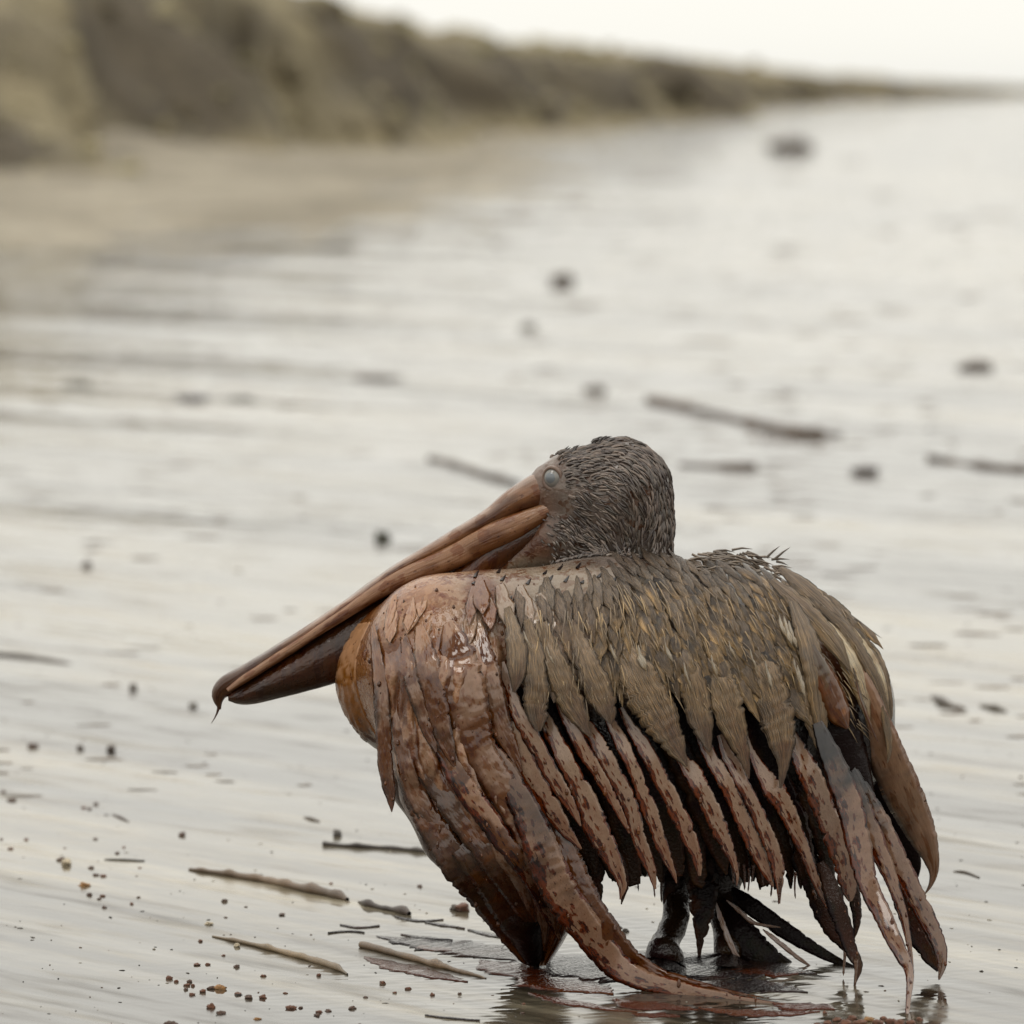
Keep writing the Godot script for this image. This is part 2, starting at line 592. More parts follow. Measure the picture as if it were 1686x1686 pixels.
func skeleton() -> void:
	# torso
	bone(690, 1115, 0.0, 135, 1000, 1180, 0.0, 228)
	bone(1000, 1180, 0.0, 228, 1280, 1175, -0.01, 195)
	bone(1280, 1175, -0.01, 190, 1322, 1180, -0.015, 96)
	bone(1080, 1250, -0.01, 196, 1250, 1262, -0.02, 176)
	# shoulder and arm of the near wing
	bone(736, 1082, 0.052, 136, 1000, 1062, 0.05, 136)
	bone(1000, 1062, 0.05, 136, 1130, 1050, 0.035, 128)
	bone(736, 1120, 0.06, 128, 735, 1250, 0.075, 98)
	bone(735, 1250, 0.075, 98, 772, 1365, 0.075, 72)
	bone(772, 1365, 0.075, 72, 858, 1495, 0.05, 46)
	bone(858, 1495, 0.05, 44, 880, 1575, 0.02, 20, 0.01)
	# back and far shoulder
	bone(1180, 1000, -0.045, 93, 1345, 1105, -0.04, 88)
	# neck folded back, head
	bone(1036, 950, 0.0, 50, 1038, 878, 0.0, 58)
	bone(1040, 878, 0.0, 58, 1014, 815, 0.0, 81)
	bone(1014, 815, 0.0, 81, 935, 802, 0.0, 43)
	bone(1020, 905, 0.0, 46, 925, 885, 0.0, 40)
	bone(925, 885, 0.0, 40, 830, 930, 0.0, 17)
	bone(935, 800, 0.0, 45, 900, 806, 0.0, 30)

func body_sdf(p: Vector3, from := 0, to := -1) -> float:
	var d := 1e9
	var last := caps.size() if to < 0 else to
	for q in range(from, last):
		var c: Array = caps[q]
		var a: Vector3 = c[0]
		var ab: Vector3 = c[1] - a
		var t := clampf((p - a).dot(ab) / ab.length_squared(), 0.0, 1.0)
		var ra: float = c[2]
		var rb: float = c[3]
		var e := p.distance_to(a + ab * t) - lerpf(ra, rb, t)
		var k: float = c[4]
		var h := maxf(k - absf(d - e), 0.0) / k
		d = minf(d, e) - h * h * k * 0.25
	return d

func skin_bump(p: Vector3) -> float:
	# head and neck are pulled into wet folds, the rest is a lumpy coat of oil
	var x := MID + p.x * 2000.0
	var head := sstep(0.385, 0.41, p.y) * sstep(0.0, 0.1, p.x + 0.06)
	var folds := 0.0
	if head > 0.0:
		folds = 0.0016 * absf(nf.get_noise_3d(p.x * 900.0, p.y * 2300.0, p.z * 900.0)) * head
	return 0.0022 * nz.get_noise_3dv(p * 260.0) + 0.0008 * nf.get_noise_3dv(p * 700.0) + folds

func bake_depth() -> void:
	depth_grid.resize(GW * GH)
	for gy in GH:
		for gx in GW:
			var dir := view(GX + gx * 10, GY + gy * 10).normalized()
			var t := 4.72
			var z := -1.0
			for s in 30:
				var p := EYE + dir * t
				var d := body_sdf(p)
				if d < 0.0008:
					z = p.z
					break
				t += d * 0.95
				if t > 5.3:
					break
			depth_grid[gy * GW + gx] = z

func body_z(px: float, py: float) -> float:       # front of the body there, -1 where there is none
	var fx := (px - GX) / 10.0
	var fy := (py - GY) / 10.0
	if fx < 0.0 or fy < 0.0 or fx > GW - 1.01 or fy > GH - 1.01:
		return -1.0
	var ix := int(fx)
	var iy := int(fy)
	var a := depth_grid[iy * GW + ix]
	var b := depth_grid[iy * GW + ix + 1]
	var c := depth_grid[(iy + 1) * GW + ix]
	var d := depth_grid[(iy + 1) * GW + ix + 1]
	var low := minf(minf(a, b), minf(c, d))
	if low < -0.9:
		return maxf(maxf(a, b), maxf(c, d))
	return lerpf(lerpf(a, b, fx - ix), lerpf(c, d, fx - ix), fy - iy)

# the outer face of the drooping wing: a curtain that stands clear of the belly
func wing_z(px: float, py: float) -> float:
	var across := [[540.0, 0.06], [620.0, 0.105], [740.0, 0.135], [900.0, 0.142], [1050.0, 0.142], [1200.0, 0.130], [1330.0, 0.10], [1430.0, 0.055], [1560.0, 0.02]]
	var z: float = across[-1][1]
	for q in across.size() - 1:
		if px < across[q + 1][0]:
			z = lerpf(across[q][1], across[q + 1][1], clampf((px - across[q][0]) / (across[q + 1][0] - across[q][0]), 0.0, 1.0))
			break
	if py < 1130.0:
		var up := (1130.0 - py) / 225.0
		z = z - 0.13 * (1.0 - sqrt(maxf(0.0, 1.0 - up * up)))
	return maxf(z, body_z(px, py) + 0.003)

func nets(acc: Acc, lo: Vector3, hi: Vector3, cell: float, from: int, to: int, skip_from: int, paint: Callable) -> void:
	var nx := int((hi.x - lo.x) / cell) + 2
	var ny := int((hi.y - lo.y) / cell) + 2
	var nzz := int((hi.z - lo.z) / cell) + 2
	var f := PackedFloat32Array()
	f.resize(nx * ny * nzz)
	f.fill(1.0)
	var B := 4
	for bx in range(0, nx, B):
		for by in range(0, ny, B):
			for bz in range(0, nzz, B):
				var c := lo + Vector3(bx + 1.5, by + 1.5, bz + 1.5) * cell
				var d0 := body_sdf(c, from, to)
				var reach := cell * B * 1.1 + 0.006
				if absf(d0) > reach:
					for x in range(bx, mini(bx + B, nx)):
						for y in range(by, mini(by + B, ny)):
							for z in range(bz, mini(bz + B, nzz)):
								f[(x * ny + y) * nzz + z] = d0
					continue
				for x in range(bx, mini(bx + B, nx)):
					for y in range(by, mini(by + B, ny)):
						for z in range(bz, mini(bz + B, nzz)):
							var p := lo + Vector3(x, y, z) * cell
							f[(x * ny + y) * nzz + z] = body_sdf(p, from, to) - skin_bump(p)
	var id := PackedInt32Array()
	id.resize(nx * ny * nzz)
	id.fill(-1)
	var corner := [Vector3i(0, 0, 0), Vector3i(1, 0, 0), Vector3i(0, 1, 0), Vector3i(1, 1, 0), Vector3i(0, 0, 1), Vector3i(1, 0, 1), Vector3i(0, 1, 1), Vector3i(1, 1, 1)]
	var edges := [[0, 1], [2, 3], [4, 5], [6, 7], [0, 2], [1, 3], [4, 6], [5, 7], [0, 4], [1, 5], [2, 6], [3, 7]]
	for x in nx - 1:
		for y in ny - 1:
			for z in nzz - 1:
				var base := (x * ny + y) * nzz + z
				var s := PackedFloat32Array([f[base], f[base + ny * nzz], f[base + nzz], f[base + ny * nzz + nzz], f[base + 1], f[base + ny * nzz + 1], f[base + nzz + 1], f[base + ny * nzz + nzz + 1]])
				var inside := 0
				for q in 8:
					if s[q] < 0.0:
						inside += 1
				if inside == 0 or inside == 8:
					continue
				var sum := Vector3.ZERO
				var n := 0
				for e in edges:
					var a: float = s[e[0]]
					var b: float = s[e[1]]
					if (a < 0.0) != (b < 0.0):
						var t := a / (a - b)
						sum += Vector3(corner[e[0]]).lerp(Vector3(corner[e[1]]), t)
						n += 1
				var p := lo + (Vector3(x, y, z) + sum / n) * cell
				var g := Vector3(s[1] + s[3] + s[5] + s[7] - s[0] - s[2] - s[4] - s[6], s[2] + s[3] + s[6] + s[7] - s[0] - s[1] - s[4] - s[5], s[4] + s[5] + s[6] + s[7] - s[0] - s[1] - s[2] - s[3]).normalized()
				id[base] = acc.v.size()
				acc.v.append(p)
				acc.n.append(g)
				acc.c.append(paint.call(p, g))
				acc.t.append(Vector2(p.x, p.y))
	var sx := ny * nzz
	var sy := nzz
	for x in range(1, nx - 1):
		for y in range(1, ny - 1):
			for z in range(1, nzz - 1):
				var b := (x * ny + y) * nzz + z
				var here := f[b] < 0.0
				for ax in 3:
					var step: int = [sx, sy, 1][ax]
					if here == (f[b + step] < 0.0):
						continue
					var u: int = [sy, 1, sx][ax]
					var w: int = [1, sx, sy][ax]
					var q := [id[b], id[b - u], id[b - u - w], id[b - w]]
					if q.min() < 0:
						continue
					var want: Vector3 = acc.n[q[0]] + acc.n[q[1]] + acc.n[q[2]] + acc.n[q[3]]
					var gn := (acc.v[q[1]] - acc.v[q[0]]).cross(acc.v[q[2]] - acc.v[q[0]])
					if gn.dot(want) > 0.0:
						acc.i.append_array(PackedInt32Array([q[0], q[2], q[1], q[0], q[3], q[2]]))
					else:
						acc.i.append_array(PackedInt32Array([q[0], q[1], q[2], q[0], q[2], q[3]]))

const MOUSSE := Color(0.190, 0.108, 0.069)
const PINK := Color(0.315, 0.155, 0.072)
const RUST := Color(0.115, 0.034, 0.007)
const UMBER := Color(0.042, 0.015, 0.005)
const TAR := Color(0.010, 0.007, 0.006)
const SLATE := Color(0.235, 0.178, 0.130)
const TAN := Color(0.48, 0.33, 0.165)

func body_paint(p: Vector3, g: Vector3) -> Color:
	var x := MID + p.x * 2000.0
	var y := 1590.0 - p.y * 2000.0 * 0.995
	var n := nz.get_noise_3dv(p * 220.0)
	var n2 := nf.get_noise_3dv(p * 420.0)
	var c := mixc(PINK, MOUSSE, sstep(1000, 1180, y + n * 120.0))
	c = mixc(c, SLATE * lerpf(0.95, 0.55, sstep(960, 1080, x)), sstep(740, 900, x + n * 80.0) * sstep(1120, 960, y))
	c = mixc(c, RUST, 0.85 * sstep(0.10, 0.20, n2 + 0.4 * n + 0.30 * sstep(780, 650, x) * sstep(980, 1060, y) - 0.16 - 0.3 * sstep(985, 950, y)))
	# heavy brown oil on the breast and down the front of the arm
	c = mixc(c, mixc(RUST, Color(0.215, 0.088, 0.026), 0.5 + n * 1.4), sstep(640, 605, x))
	c = mixc(c, UMBER, sstep(1170, 1330, y + n * 90.0) * sstep(1000, 880, x))
	# belly under the wing: crude, blackened further for the shade in the wing gaps
	c = mixc(c, TAR, sstep(1110, 1190, y + n * 40.0) * sstep(800, 900, x + (p.z - 0.08) * -900.0))
	# head and neck
	var h := sstep(938, 915, y + n * 12.0) * sstep(740, 800, x) * sstep(1130, 1100, x)
	var hc := mixc(Color(0.085, 0.066, 0.056), Color(0.20, 0.16, 0.135), 0.5 + 1.2 * n2)
	hc = mixc(hc, mixc(Color(0.17, 0.12, 0.09), RUST, 0.25 + n), sstep(940, 880, x + n2 * 40.0) * 0.8)
	c = mixc(c, hc, h)
	return c

# ---------------------------------------------------------------- feathers
# rows: [x, y, width] or [x, y, width, z] in 1/2000 m on the bird's plane; lift is the distance in front of the wing's face
func feather(rows: Array, lift: float, look: Dictionary) -> ArrayMesh:
	var step: float = look.get("step", 4.0)
	var sp := spline(rows, step)
	var k: int = look.get("k", 7)
	var kb := k - 2
	var seed_: float = look.get("seed", 0.0)
	var ragged: float = look.get("ragged", 0.13)
	var shaft: float = look.get("shaft", 0.0)
	var sheet_: float = look.get("sheet", 0.0)
	var camber: float = look.get("camber", 0.10)
	var sink: float = look.get("sink", 0.0)
	var base: Color = look.get("base", MOUSSE)
	var tip: Color = look.get("tip", base)
	var rim: Color = look.get("rim", RUST)
	var tilt: float = look.get("tilt", 0.10)
	var given: bool = rows[0].size() > 3
	var zs := PackedFloat32Array()
	for r in sp.size():
		if given:
			zs.append(sp[r][3])
		else:
			var face := sheet_z(sp[r][0], sp[r][1]) if sheet_ > 0.0 else wing_z(sp[r][0], sp[r][1])
			zs.append(face + lift - sink * (1.0 - sstep(0.0, look.get("emerge", 0.34), float(r) / sp.size())))
	if not given:
		for pass_ in 3:
			for r in range(1, zs.size() - 1):
				zs[r] = (zs[r - 1] + zs[r] * 2.0 + zs[r + 1]) * 0.25
	var rings := []
	var cs := []
	var us := []
	var centre := []
	for r in sp.size():
		centre.append(P(sp[r][0], sp[r][1], zs[r]))
	var run := 0.0
	for r in sp.size():
		var c: Vector3 = centre[r]
		var t: Vector3 = (centre[mini(r + 1, sp.size() - 1)] - centre[maxi(r - 1, 0)]).normalized()
		if r:
			run += c.distance_to(centre[r - 1])
		var out := Vector3(0, 0.15, 1)
		if not given:
			var gx := (wing_z(sp[r][0] + 12.0, sp[r][1]) - wing_z(sp[r][0] - 12.0, sp[r][1])) / 0.012
			out = Vector3(-clampf(gx, -1.2, 1.2), 0.15, 1.0)
		var nrm := (out - t * t.dot(out)).normalized()
		var s := nrm.cross(t).normalized()
		var w: float = maxf(0.4, sp[r][2]) * unit(c) * 0.5
		var v := float(r) / (sp.size() - 1)
		var ring := PackedVector3Array()
		var rc := PackedColorArray()
		var ru := PackedVector2Array()
		var el := 1.0 + ragged * 1.8 * nf.get_noise_2d(run * 3000.0, seed_ * 31.0) + ragged * 0.35 * rng.randf_range(-1, 1) - (ragged * 2.2 * rng.randf() if rng.randf() < 0.10 else 0.0)
		var er := 1.0 + ragged * 1.8 * nf.get_noise_2d(run * 3000.0, seed_ * 31.0 + 500.0) + ragged * 0.35 * rng.randf_range(-1, 1) - (ragged * 2.8 * rng.randf() if rng.randf() < 0.16 else 0.0)
		for q in k + kb + 1:
			var j := 0.0
			var back := 0.0
			if q < k:
				j = -1.0 + 2.0 * q / (k - 1)
			elif q < k + kb:
				j = 1.0 - 2.0 * (q - k + 1) / (k - 1)
				back = 1.0
			else:
				j = -1.0
			var ww := w * (el if j < 0.0 else er)
			var wave := nf.get_noise_2d(run * 2600.0 + 70.0 * j, seed_ * 17.0 + 9.0) * float(look.get("wave", 0.07))
			var bulge := camber * (1.0 - j * j) + tilt * j + wave + shaft * exp(-pow((j + 0.15) / 0.14, 2.0))
			var thick := minf(w * 0.12, 0.0010) * (1.0 - j * j * 0.75) * back
			if q < k + kb:
				ring.append(c + s * (ww * j) + nrm * (w * bulge - thick))
				var patch := nz.get_noise_3d(run * 2200.0, j * 18.0, seed_ * 40.0)
				var cc := mixc(base, tip, sstep(0.35, 1.0, v + patch * 0.35))
				if sink > 0.0 and not look.has("dry"):
					cc = mixc(body_paint(ring[-1] if back == 0.0 else c, nrm), cc, sstep(0.08, 0.42, v + 0.2 * patch))
				cc = mixc(cc, rim, sstep(0.12, 0.3, v) * (sstep(0.35, 0.75, -j + patch * 0.9) * 0.95 + sstep(0.70, 0.95, j + patch * 0.5) * 0.8))
				if look.has("blotch"):
					var bl := nz.get_noise_3d(run * 1100.0, j * 9.0 + 40.0, seed_ * 40.0)
					cc = mixc(cc, mixc(RUST, UMBER, 0.3), sstep(0.06, 0.14, bl + float(look.blotch) - 0.1))
				if look.has("half"):
					cc = mixc(cc, look.half, sstep(0.0, -0.35, j + 0.7 * patch) * (0.75 + 0.6 * nz.get_noise_2d(run * 1500.0, seed_ * 60.0)))
				if back > 0.0:
					cc = mixc(cc, UMBER, 0.8)
				rc.append(cc)
			ru.append(Vector2(0.5 + j * 0.5, run * look.get("vscale", 9.0) + seed_ * 0.37))
		rings.append(ring)
		cs.append(rc)
		us.append(ru)
	if look.has("beads"):
		for q in int(look.beads * sp.size() / 44.0):
			var r := rng.randi_range(int(sp.size() * 0.3), sp.size() - 4)
			var j := rng.randi_range(1, k - 2)
			beads.append(rings[r][j])
	var acc := Acc.new()
	loft(acc, rings, cs, us)
	return acc.mesh()

const LEFT := [[604, 1020], [612, 1090], [622, 1160], [636, 1255], [662, 1325], [700, 1388], [745, 1438], [790, 1480], [828, 1530], [864, 1590]]
const RIGHT := [[838, 1020], [836, 1090], [826, 1150], [822, 1215], [856, 1285], [892, 1352], [924, 1415], [944, 1470], [938, 1530], [902, 1590]]

# the outer feathers are glued into one sheet that folds down to the sand
func sheet_z(px: float, py: float) -> float:
	var low := sstep(1400.0, 1590.0, py)
	var across := clampf((px - (640.0 + 0.55 * maxf(0.0, py - 1200.0))) / 170.0, 0.0, 1.0)
	var z := wing_z(px, py) + 0.006 * sstep(1010.0, 1120.0, py) + 0.010 * sin(PI * across)
	return lerpf(z, lerpf(0.020, 0.045, across), low)

func build_sheet(pel: Node3D) -> void:
	var a := spline(LEFT, 8.0)
	var b := spline(RIGHT, 8.0)
	var rows := 120
	var k := 90
	var ridge := func(u: float, v: float) -> float:
		var w := u + 0.05 * nz.get_noise_2d(u * 60.0, v * 90.0) + 0.03 * nz.get_noise_2d(u * 30.0 + 90.0, v * 260.0)
		var g := absf(fposmod(w * 7.0, 1.0) - 0.5) * 2.0
		return pow(g, 3.0)
	var front := PackedVector3Array()
	var cs := PackedColorArray()
	var us := PackedVector2Array()
	for r in rows:
		var v := float(r) / (rows - 1)
		var pa: Array = a[int(v * (a.size() - 1))]
		var pb: Array = b[int(v * (b.size() - 1))]
		var fa := v * (a.size() - 1) - int(v * (a.size() - 1))
		var fb := v * (b.size() - 1) - int(v * (b.size() - 1))
		var na: Array = a[mini(int(v * (a.size() - 1)) + 1, a.size() - 1)]
		var nb: Array = b[mini(int(v * (b.size() - 1)) + 1, b.size() - 1)]
		var l := Vector2(lerpf(pa[0], na[0], fa), lerpf(pa[1], na[1], fa))
		var m := Vector2(lerpf(pb[0], nb[0], fb), lerpf(pb[1], nb[1], fb))
		for j in k:
			var u := float(j) / (k - 1)
			var q := l.lerp(m, u)
			var g: float = ridge.call(u, v)
			var edge := minf(1.0, minf(u, 1.0 - u) * 9.0)
			var n := nz.get_noise_2d(q.x * 1.4, q.y * 0.5)
			var z := sheet_z(q.x, q.y) - 0.0040 * g * sstep(0.05, 0.2, v) - 0.022 * pow(1.0 - edge, 2.0) + 0.0016 * nf.get_noise_2d(q.x * 2.0, q.y * 0.8) - 0.016 * (1.0 - sstep(0.0, 0.16, v))
			var p := P(q.x, q.y, z)
			if r == rows - 1:
				p.y = minf(p.y, 0.0)
			front.append(p)
			var c := mixc(PINK, MOUSSE, v * 2.0 + n)
			c = mixc(c, mixc(RUST, UMBER, 0.3), sstep(0.25, 0.8, g + 0.9 * n))
			c = mixc(c, mixc(UMBER, RUST, 0.4 + n), sstep(0.0, 0.22, n + 0.8 * sstep(0.6, 0.0, u) * sstep(0.25, 0.6, v) - 0.05))
			c = mixc(body_paint(p, Vector3.BACK), c, sstep(0.04, 0.2, v + 0.06 * n))
			cs.append(c)
			us.append(Vector2(u * 5.0, v * 4.0))
	var acc := Acc.new()
	sheet(acc, front, cs, us, rows, k)
	var back := PackedVector3Array()
	for p in front:
		back.append(p - Vector3(0, 0, 0.004))
	for r in rows:
		for j in k / 2:
			var t := back[r * k + j]
			back[r * k + j] = back[r * k + k - 1 - j]
			back[r * k + k - 1 - j] = t
	var dark := PackedColorArray()
	dark.resize(rows * k)
	dark.fill(UMBER)
	sheet(acc, back, dark, us, rows, k)
	put("wing_sheet", acc.mesh(), mat.oiled_feather, pel)

func build_breast(pel: Node3D) -> void:
	var pts := PackedVector3Array()
	var cs := PackedColorArray()
	var us := PackedVector2Array()
	var rows := 44
	var k := 30
	for r in rows:
		var py := lerpf(1000.0, 1275.0, float(r) / (rows - 1))
		for j in k:
			var z := lerpf(-0.035, 0.058, float(j) / (k - 1))
			var p := on_skin(P(600.0 - 35.0 * cos(z * 20.0), py, z), 0.0004 + 0.0012 * nf.get_noise_2d(py * 1.5, j * 12.0))
			if r == 0 or r == rows - 1 or j == 0 or j == k - 1:
				p = on_skin(p, -0.002)
			pts.append(p)
			var n := nz.get_noise_2d(py * 2.4, j * 14.0)
			var c := mixc(Color(0.30, 0.155, 0.075), Color(0.16, 0.058, 0.010), sstep(1090.0, 1130.0, py + n * 90.0))
			cs.append(mixc(c, UMBER, sstep(1190.0, 1260.0, py + n * 60.0)))
			us.append(Vector2(j * 0.1, r * 0.1))
	var acc := Acc.new()
	sheet(acc, pts, cs, us, rows, k)
	put("breast_oil", acc.mesh(), mat.breast, pel)

func drip(pel: Node3D, px: float, y0: float, y1: float, w: float, z: float, col := UMBER) -> void:
	var a := Acc.new()
	var pts := []
	for q in 9:
		var t := q / 8.0
		var ww := w * (0.5 + 0.5 * pow(1.0 - t, 2.0)) if t < 0.75 else w * (0.46 + 0.12 * sin((t - 0.75) * 4.0 * PI))
		if q == 8:
			ww = 0.3
		pts.append([P(px + 1.5 * sin(t * 3.0 + px), lerpf(y0 - 16.0, y1, t), z), ww * 0.5 / 2000.0])
	tube(a, pts, col, 8)
	put("oil_drip", a.mesh(), mat.tar, pel)

func build_pelican() -> void:
	var pel := Node3D.new()
	pel.name = "pelican"
	add_child(pel)
	tag(pel, "oil-soaked brown pelican crouching with drooping wings on wet sand", "pelican")
	skeleton()
	bake_depth()
	# one continuous skin: torso, arm, neck; the head on a finer grid of its own
	var acc := Acc.new()
	nets(acc, P(545, 1600, 0.0) - Vector3(0, 0, 0.16), P(1510, 885, 0.0) + Vector3(0, 0, 0.17), 0.0052, 0, 12, 0, body_paint)
	nets(acc, P(800, 965, 0.0) - Vector3(0, 0, 0.055), P(1115, 712, 0.0) + Vector3(0, 0, 0.055), 0.0026, 11, 17, 0, body_paint)
	put("body", acc.mesh(), mat.oil_skin, pel)
	build_bill(pel)
	build_breast(pel)
	build_sheet(pel)
	build_wing(pel)
	build_coverts(pel)
	build_head_feathers(pel)
	build_beads(pel)
	build_legs(pel)

func bar(a: Acc, rows: Array, k: int, z0: float, paint: Callable, ridge := 0.0) -> void:
	# rows: [x, y, half height, half depth]; a lofted bar in the bird's plane
	var sp := spline(rows, 7.0)
	var rings := []
	var cs := []
	var us := []
	var run := 0.0
	for r in sp.size():
		var p := P(sp[r][0], sp[r][1], z0)
		var q0 := P(sp[maxi(r - 1, 0)][0], sp[maxi(r - 1, 0)][1], z0)
		var q1 := P(sp[mini(r + 1, sp.size() - 1)][0], sp[mini(r + 1, sp.size() - 1)][1], z0)
		var t := (q1 - q0).normalized()
		run += p.distance_to(q0)
		var nrm := Vector3(0, 0, 1)
		var s := nrm.cross(t).normalized()
		var ring := PackedVector3Array()
		var rc := PackedColorArray()
		var ru := PackedVector2Array()
		for j in k + 1:
			var an := PI - TAU * j / k
			var ca := cos(an)
			var sa := sin(an)
			var hh: float = maxf(0.3, sp[r][2]) / 2000.0
			var dd: float = maxf(0.3, sp[r][3]) / 2000.0
			var q := p + s * ca * hh + nrm * signf(sa) * pow(absf(sa), 0.8) * dd
			q += (s * ca + nrm * sa) * ridge * nf.get_noise_3d(run * 700.0, an * 30.0, z0 * 999.0)
			if j < k:
				ring.append(q)
				rc.append(paint.call(q, ca, run))
			ru.append(Vector2(float(j) / k, run * 5.0))
		rings.append(ring)
		cs.append(rc)
		us.append(ru)
	loft(a, rings, cs, us)

func build_bill(pel: Node3D) -> void:
	var brown := Color(0.185, 0.080, 0.033)
	var upper := func(q: Vector3, up: float, run: float) -> Color:
		var n := nz.get_noise_3d(run * 800.0, q.z * 3000.0, up * 50.0)
		var c := mixc(brown, mixc(RUST, UMBER, 0.6), 0.4 + n * 2.6)
		c = mixc(c, Color(0.33, 0.25, 0.20), sstep(0.2, 0.9, -up) * 0.55)
		return mixc(c, UMBER, sstep(0.23, 0.31, run) * 0.75)
	var a := Acc.new()
	bar(a, [[955, 803, 24, 20], [925, 801, 31, 31], [895, 805, 31, 34], [847, 826, 23, 31], [800, 856, 15.5, 29], [740, 889, 12.5, 28], [648, 942, 9.5, 27], [556, 1006, 8.5, 27], [463, 1067, 9, 26], [402, 1108, 13, 22], [374, 1128, 17, 17], [361, 1143, 13, 11], [360, 1158, 6, 5], [363, 1168, 1, 1]], 16, 0.0, upper, 0.0006)
	put("upper_bill", a.mesh(), mat.bill, pel)
	a = Acc.new()
	tube(a, [[P(361, 1155), 0.0026], [P(360, 1166), 0.0014], [P(357, 1175), 0.0008], [P(353, 1183), 0.0005], [P(348, 1191), 0.0002]], UMBER, 7)
	put("oil_drip", a.mesh(), mat.tar, pel)
	var lower := func(q: Vector3, up: float, run: float) -> Color:
		var n := nz.get_noise_3d(run * 800.0, q.z * 2500.0, up * 50.0)
		return mixc(Color(0.235, 0.115, 0.058), mixc(RUST, UMBER, 0.3), sstep(-0.1, 0.5, up + n * 1.6) * 0.9)
	for side in [1.0, -1.0]:
		a = Acc.new()
		bar(a, [[958, 812, 1, 2], [938, 823, 5, 4], [915, 835, 10, 8], [895, 844, 14, 10], [847, 868, 21, 12], [800, 889, 22, 12], [740, 920, 20, 11], [648, 960, 15, 10], [556, 1018, 9, 9], [463, 1079, 8, 8], [402, 1118, 7, 7], [375, 1137, 4, 4]], 12, 0.013 * side, lower, 0.0005)
		put("lower_bill", a.mesh(), mat.bill, pel)
	# the pouch hangs between the two bars of the lower bill
	var tops := [[930, 832, 20], [895, 842, 48], [847, 862, 66], [800, 884, 80], [740, 938, 74], [648, 975, 92], [590, 1004, 98], [556, 1026, 97], [510, 1056, 81], [463, 1086, 63], [420, 1114, 45], [395, 1130, 30], [376, 1142, 12]]
	var sp := spline(tops, 8.0)
	var rings := []
	var cs := []
	var us := []
	for r in sp.size():
		var ring := PackedVector3Array()
		var rc := PackedColorArray()
		var ru := PackedVector2Array()
		for j in 19:
			var an := PI * 0.5 - TAU * j / 18.0
			# a teardrop that hangs straight down
			var up := 0.5 + 0.5 * sin(an)
			var p := P(sp[r][0], sp[r][1] + (1.0 - up) * maxf(1.0, sp[r][2]), 0.0)
			var half := (0.0135 * sqrt(maxf(0.0, sin(PI * clampf(0.14 + 0.86 * (1.0 - up), 0, 1)))) + 0.002) * minf(1.0, sp[r][2] / 40.0)
			p.z = half * signf(cos(an)) * pow(absf(cos(an)), 0.6) + 0.0012 * nf.get_noise_2d(sp[r][0] * 2.0, up * 160.0)
			if j < 18:
				ring.append(p)
				var n := nz.get_noise_3d(p.x * 260.0, p.y * 700.0, 0.0)
				rc.append(mixc(UMBER * 0.8, RUST * 0.8, 0.3 + 1.2 * n))
			ru.append(Vector2(j / 18.0, r * 0.05))
		rings.append(ring)
		cs.append(rc)
		us.append(ru)
	a = Acc.new()
	loft(a, rings, cs, us)
	put("throat_pouch", a.mesh(), mat.bill, pel)
	# eye: pale, clouded, with a bare ring of skin
	a = Acc.new()
	var e := P(911, 784, 0.0)
	e.z = body_z(914, 786) - 0.0048
	var eye := SphereMesh.new()
	eye.radius = 0.0085
	eye.height = 0.0185
	eye.radial_segments = 28
	eye.rings = 16
	var holder := MeshInstance3D.new()
	holder.name = "eye"
	holder.mesh = eye
	holder.material_override = mat.eye_white
	holder.position = e
	holder.rotation = Vector3(0.1, -0.25, 0.1)
	pel.add_child(holder)
	var ringp := []
	for q in 25:
		var an := TAU * q / 24.0
		ringp.append([Vector3(cos(an) * 0.0076, sin(an) * 0.0092, 0.0042), 0.0016 + 0.0004 * sin(an * 2.0)])
	tube(a, ringp, Color(0.15, 0.10, 0.075), 8, 0.25)
	put("eyelid", a.mesh(), mat.strand, holder)
	a = Acc.new()
	var ir := SphereMesh.new()
	ir.radius = 0.0062
	ir.height = 0.0135
	var io := MeshInstance3D.new()
	io.name = "iris"
	io.mesh = ir
	io.material_override = mat.iris
	io.position = Vector3(-0.0003, 0.0004, 0.0027)
	holder.add_child(io)

var beads: Array = []        # where drops of oil stand on the feathers

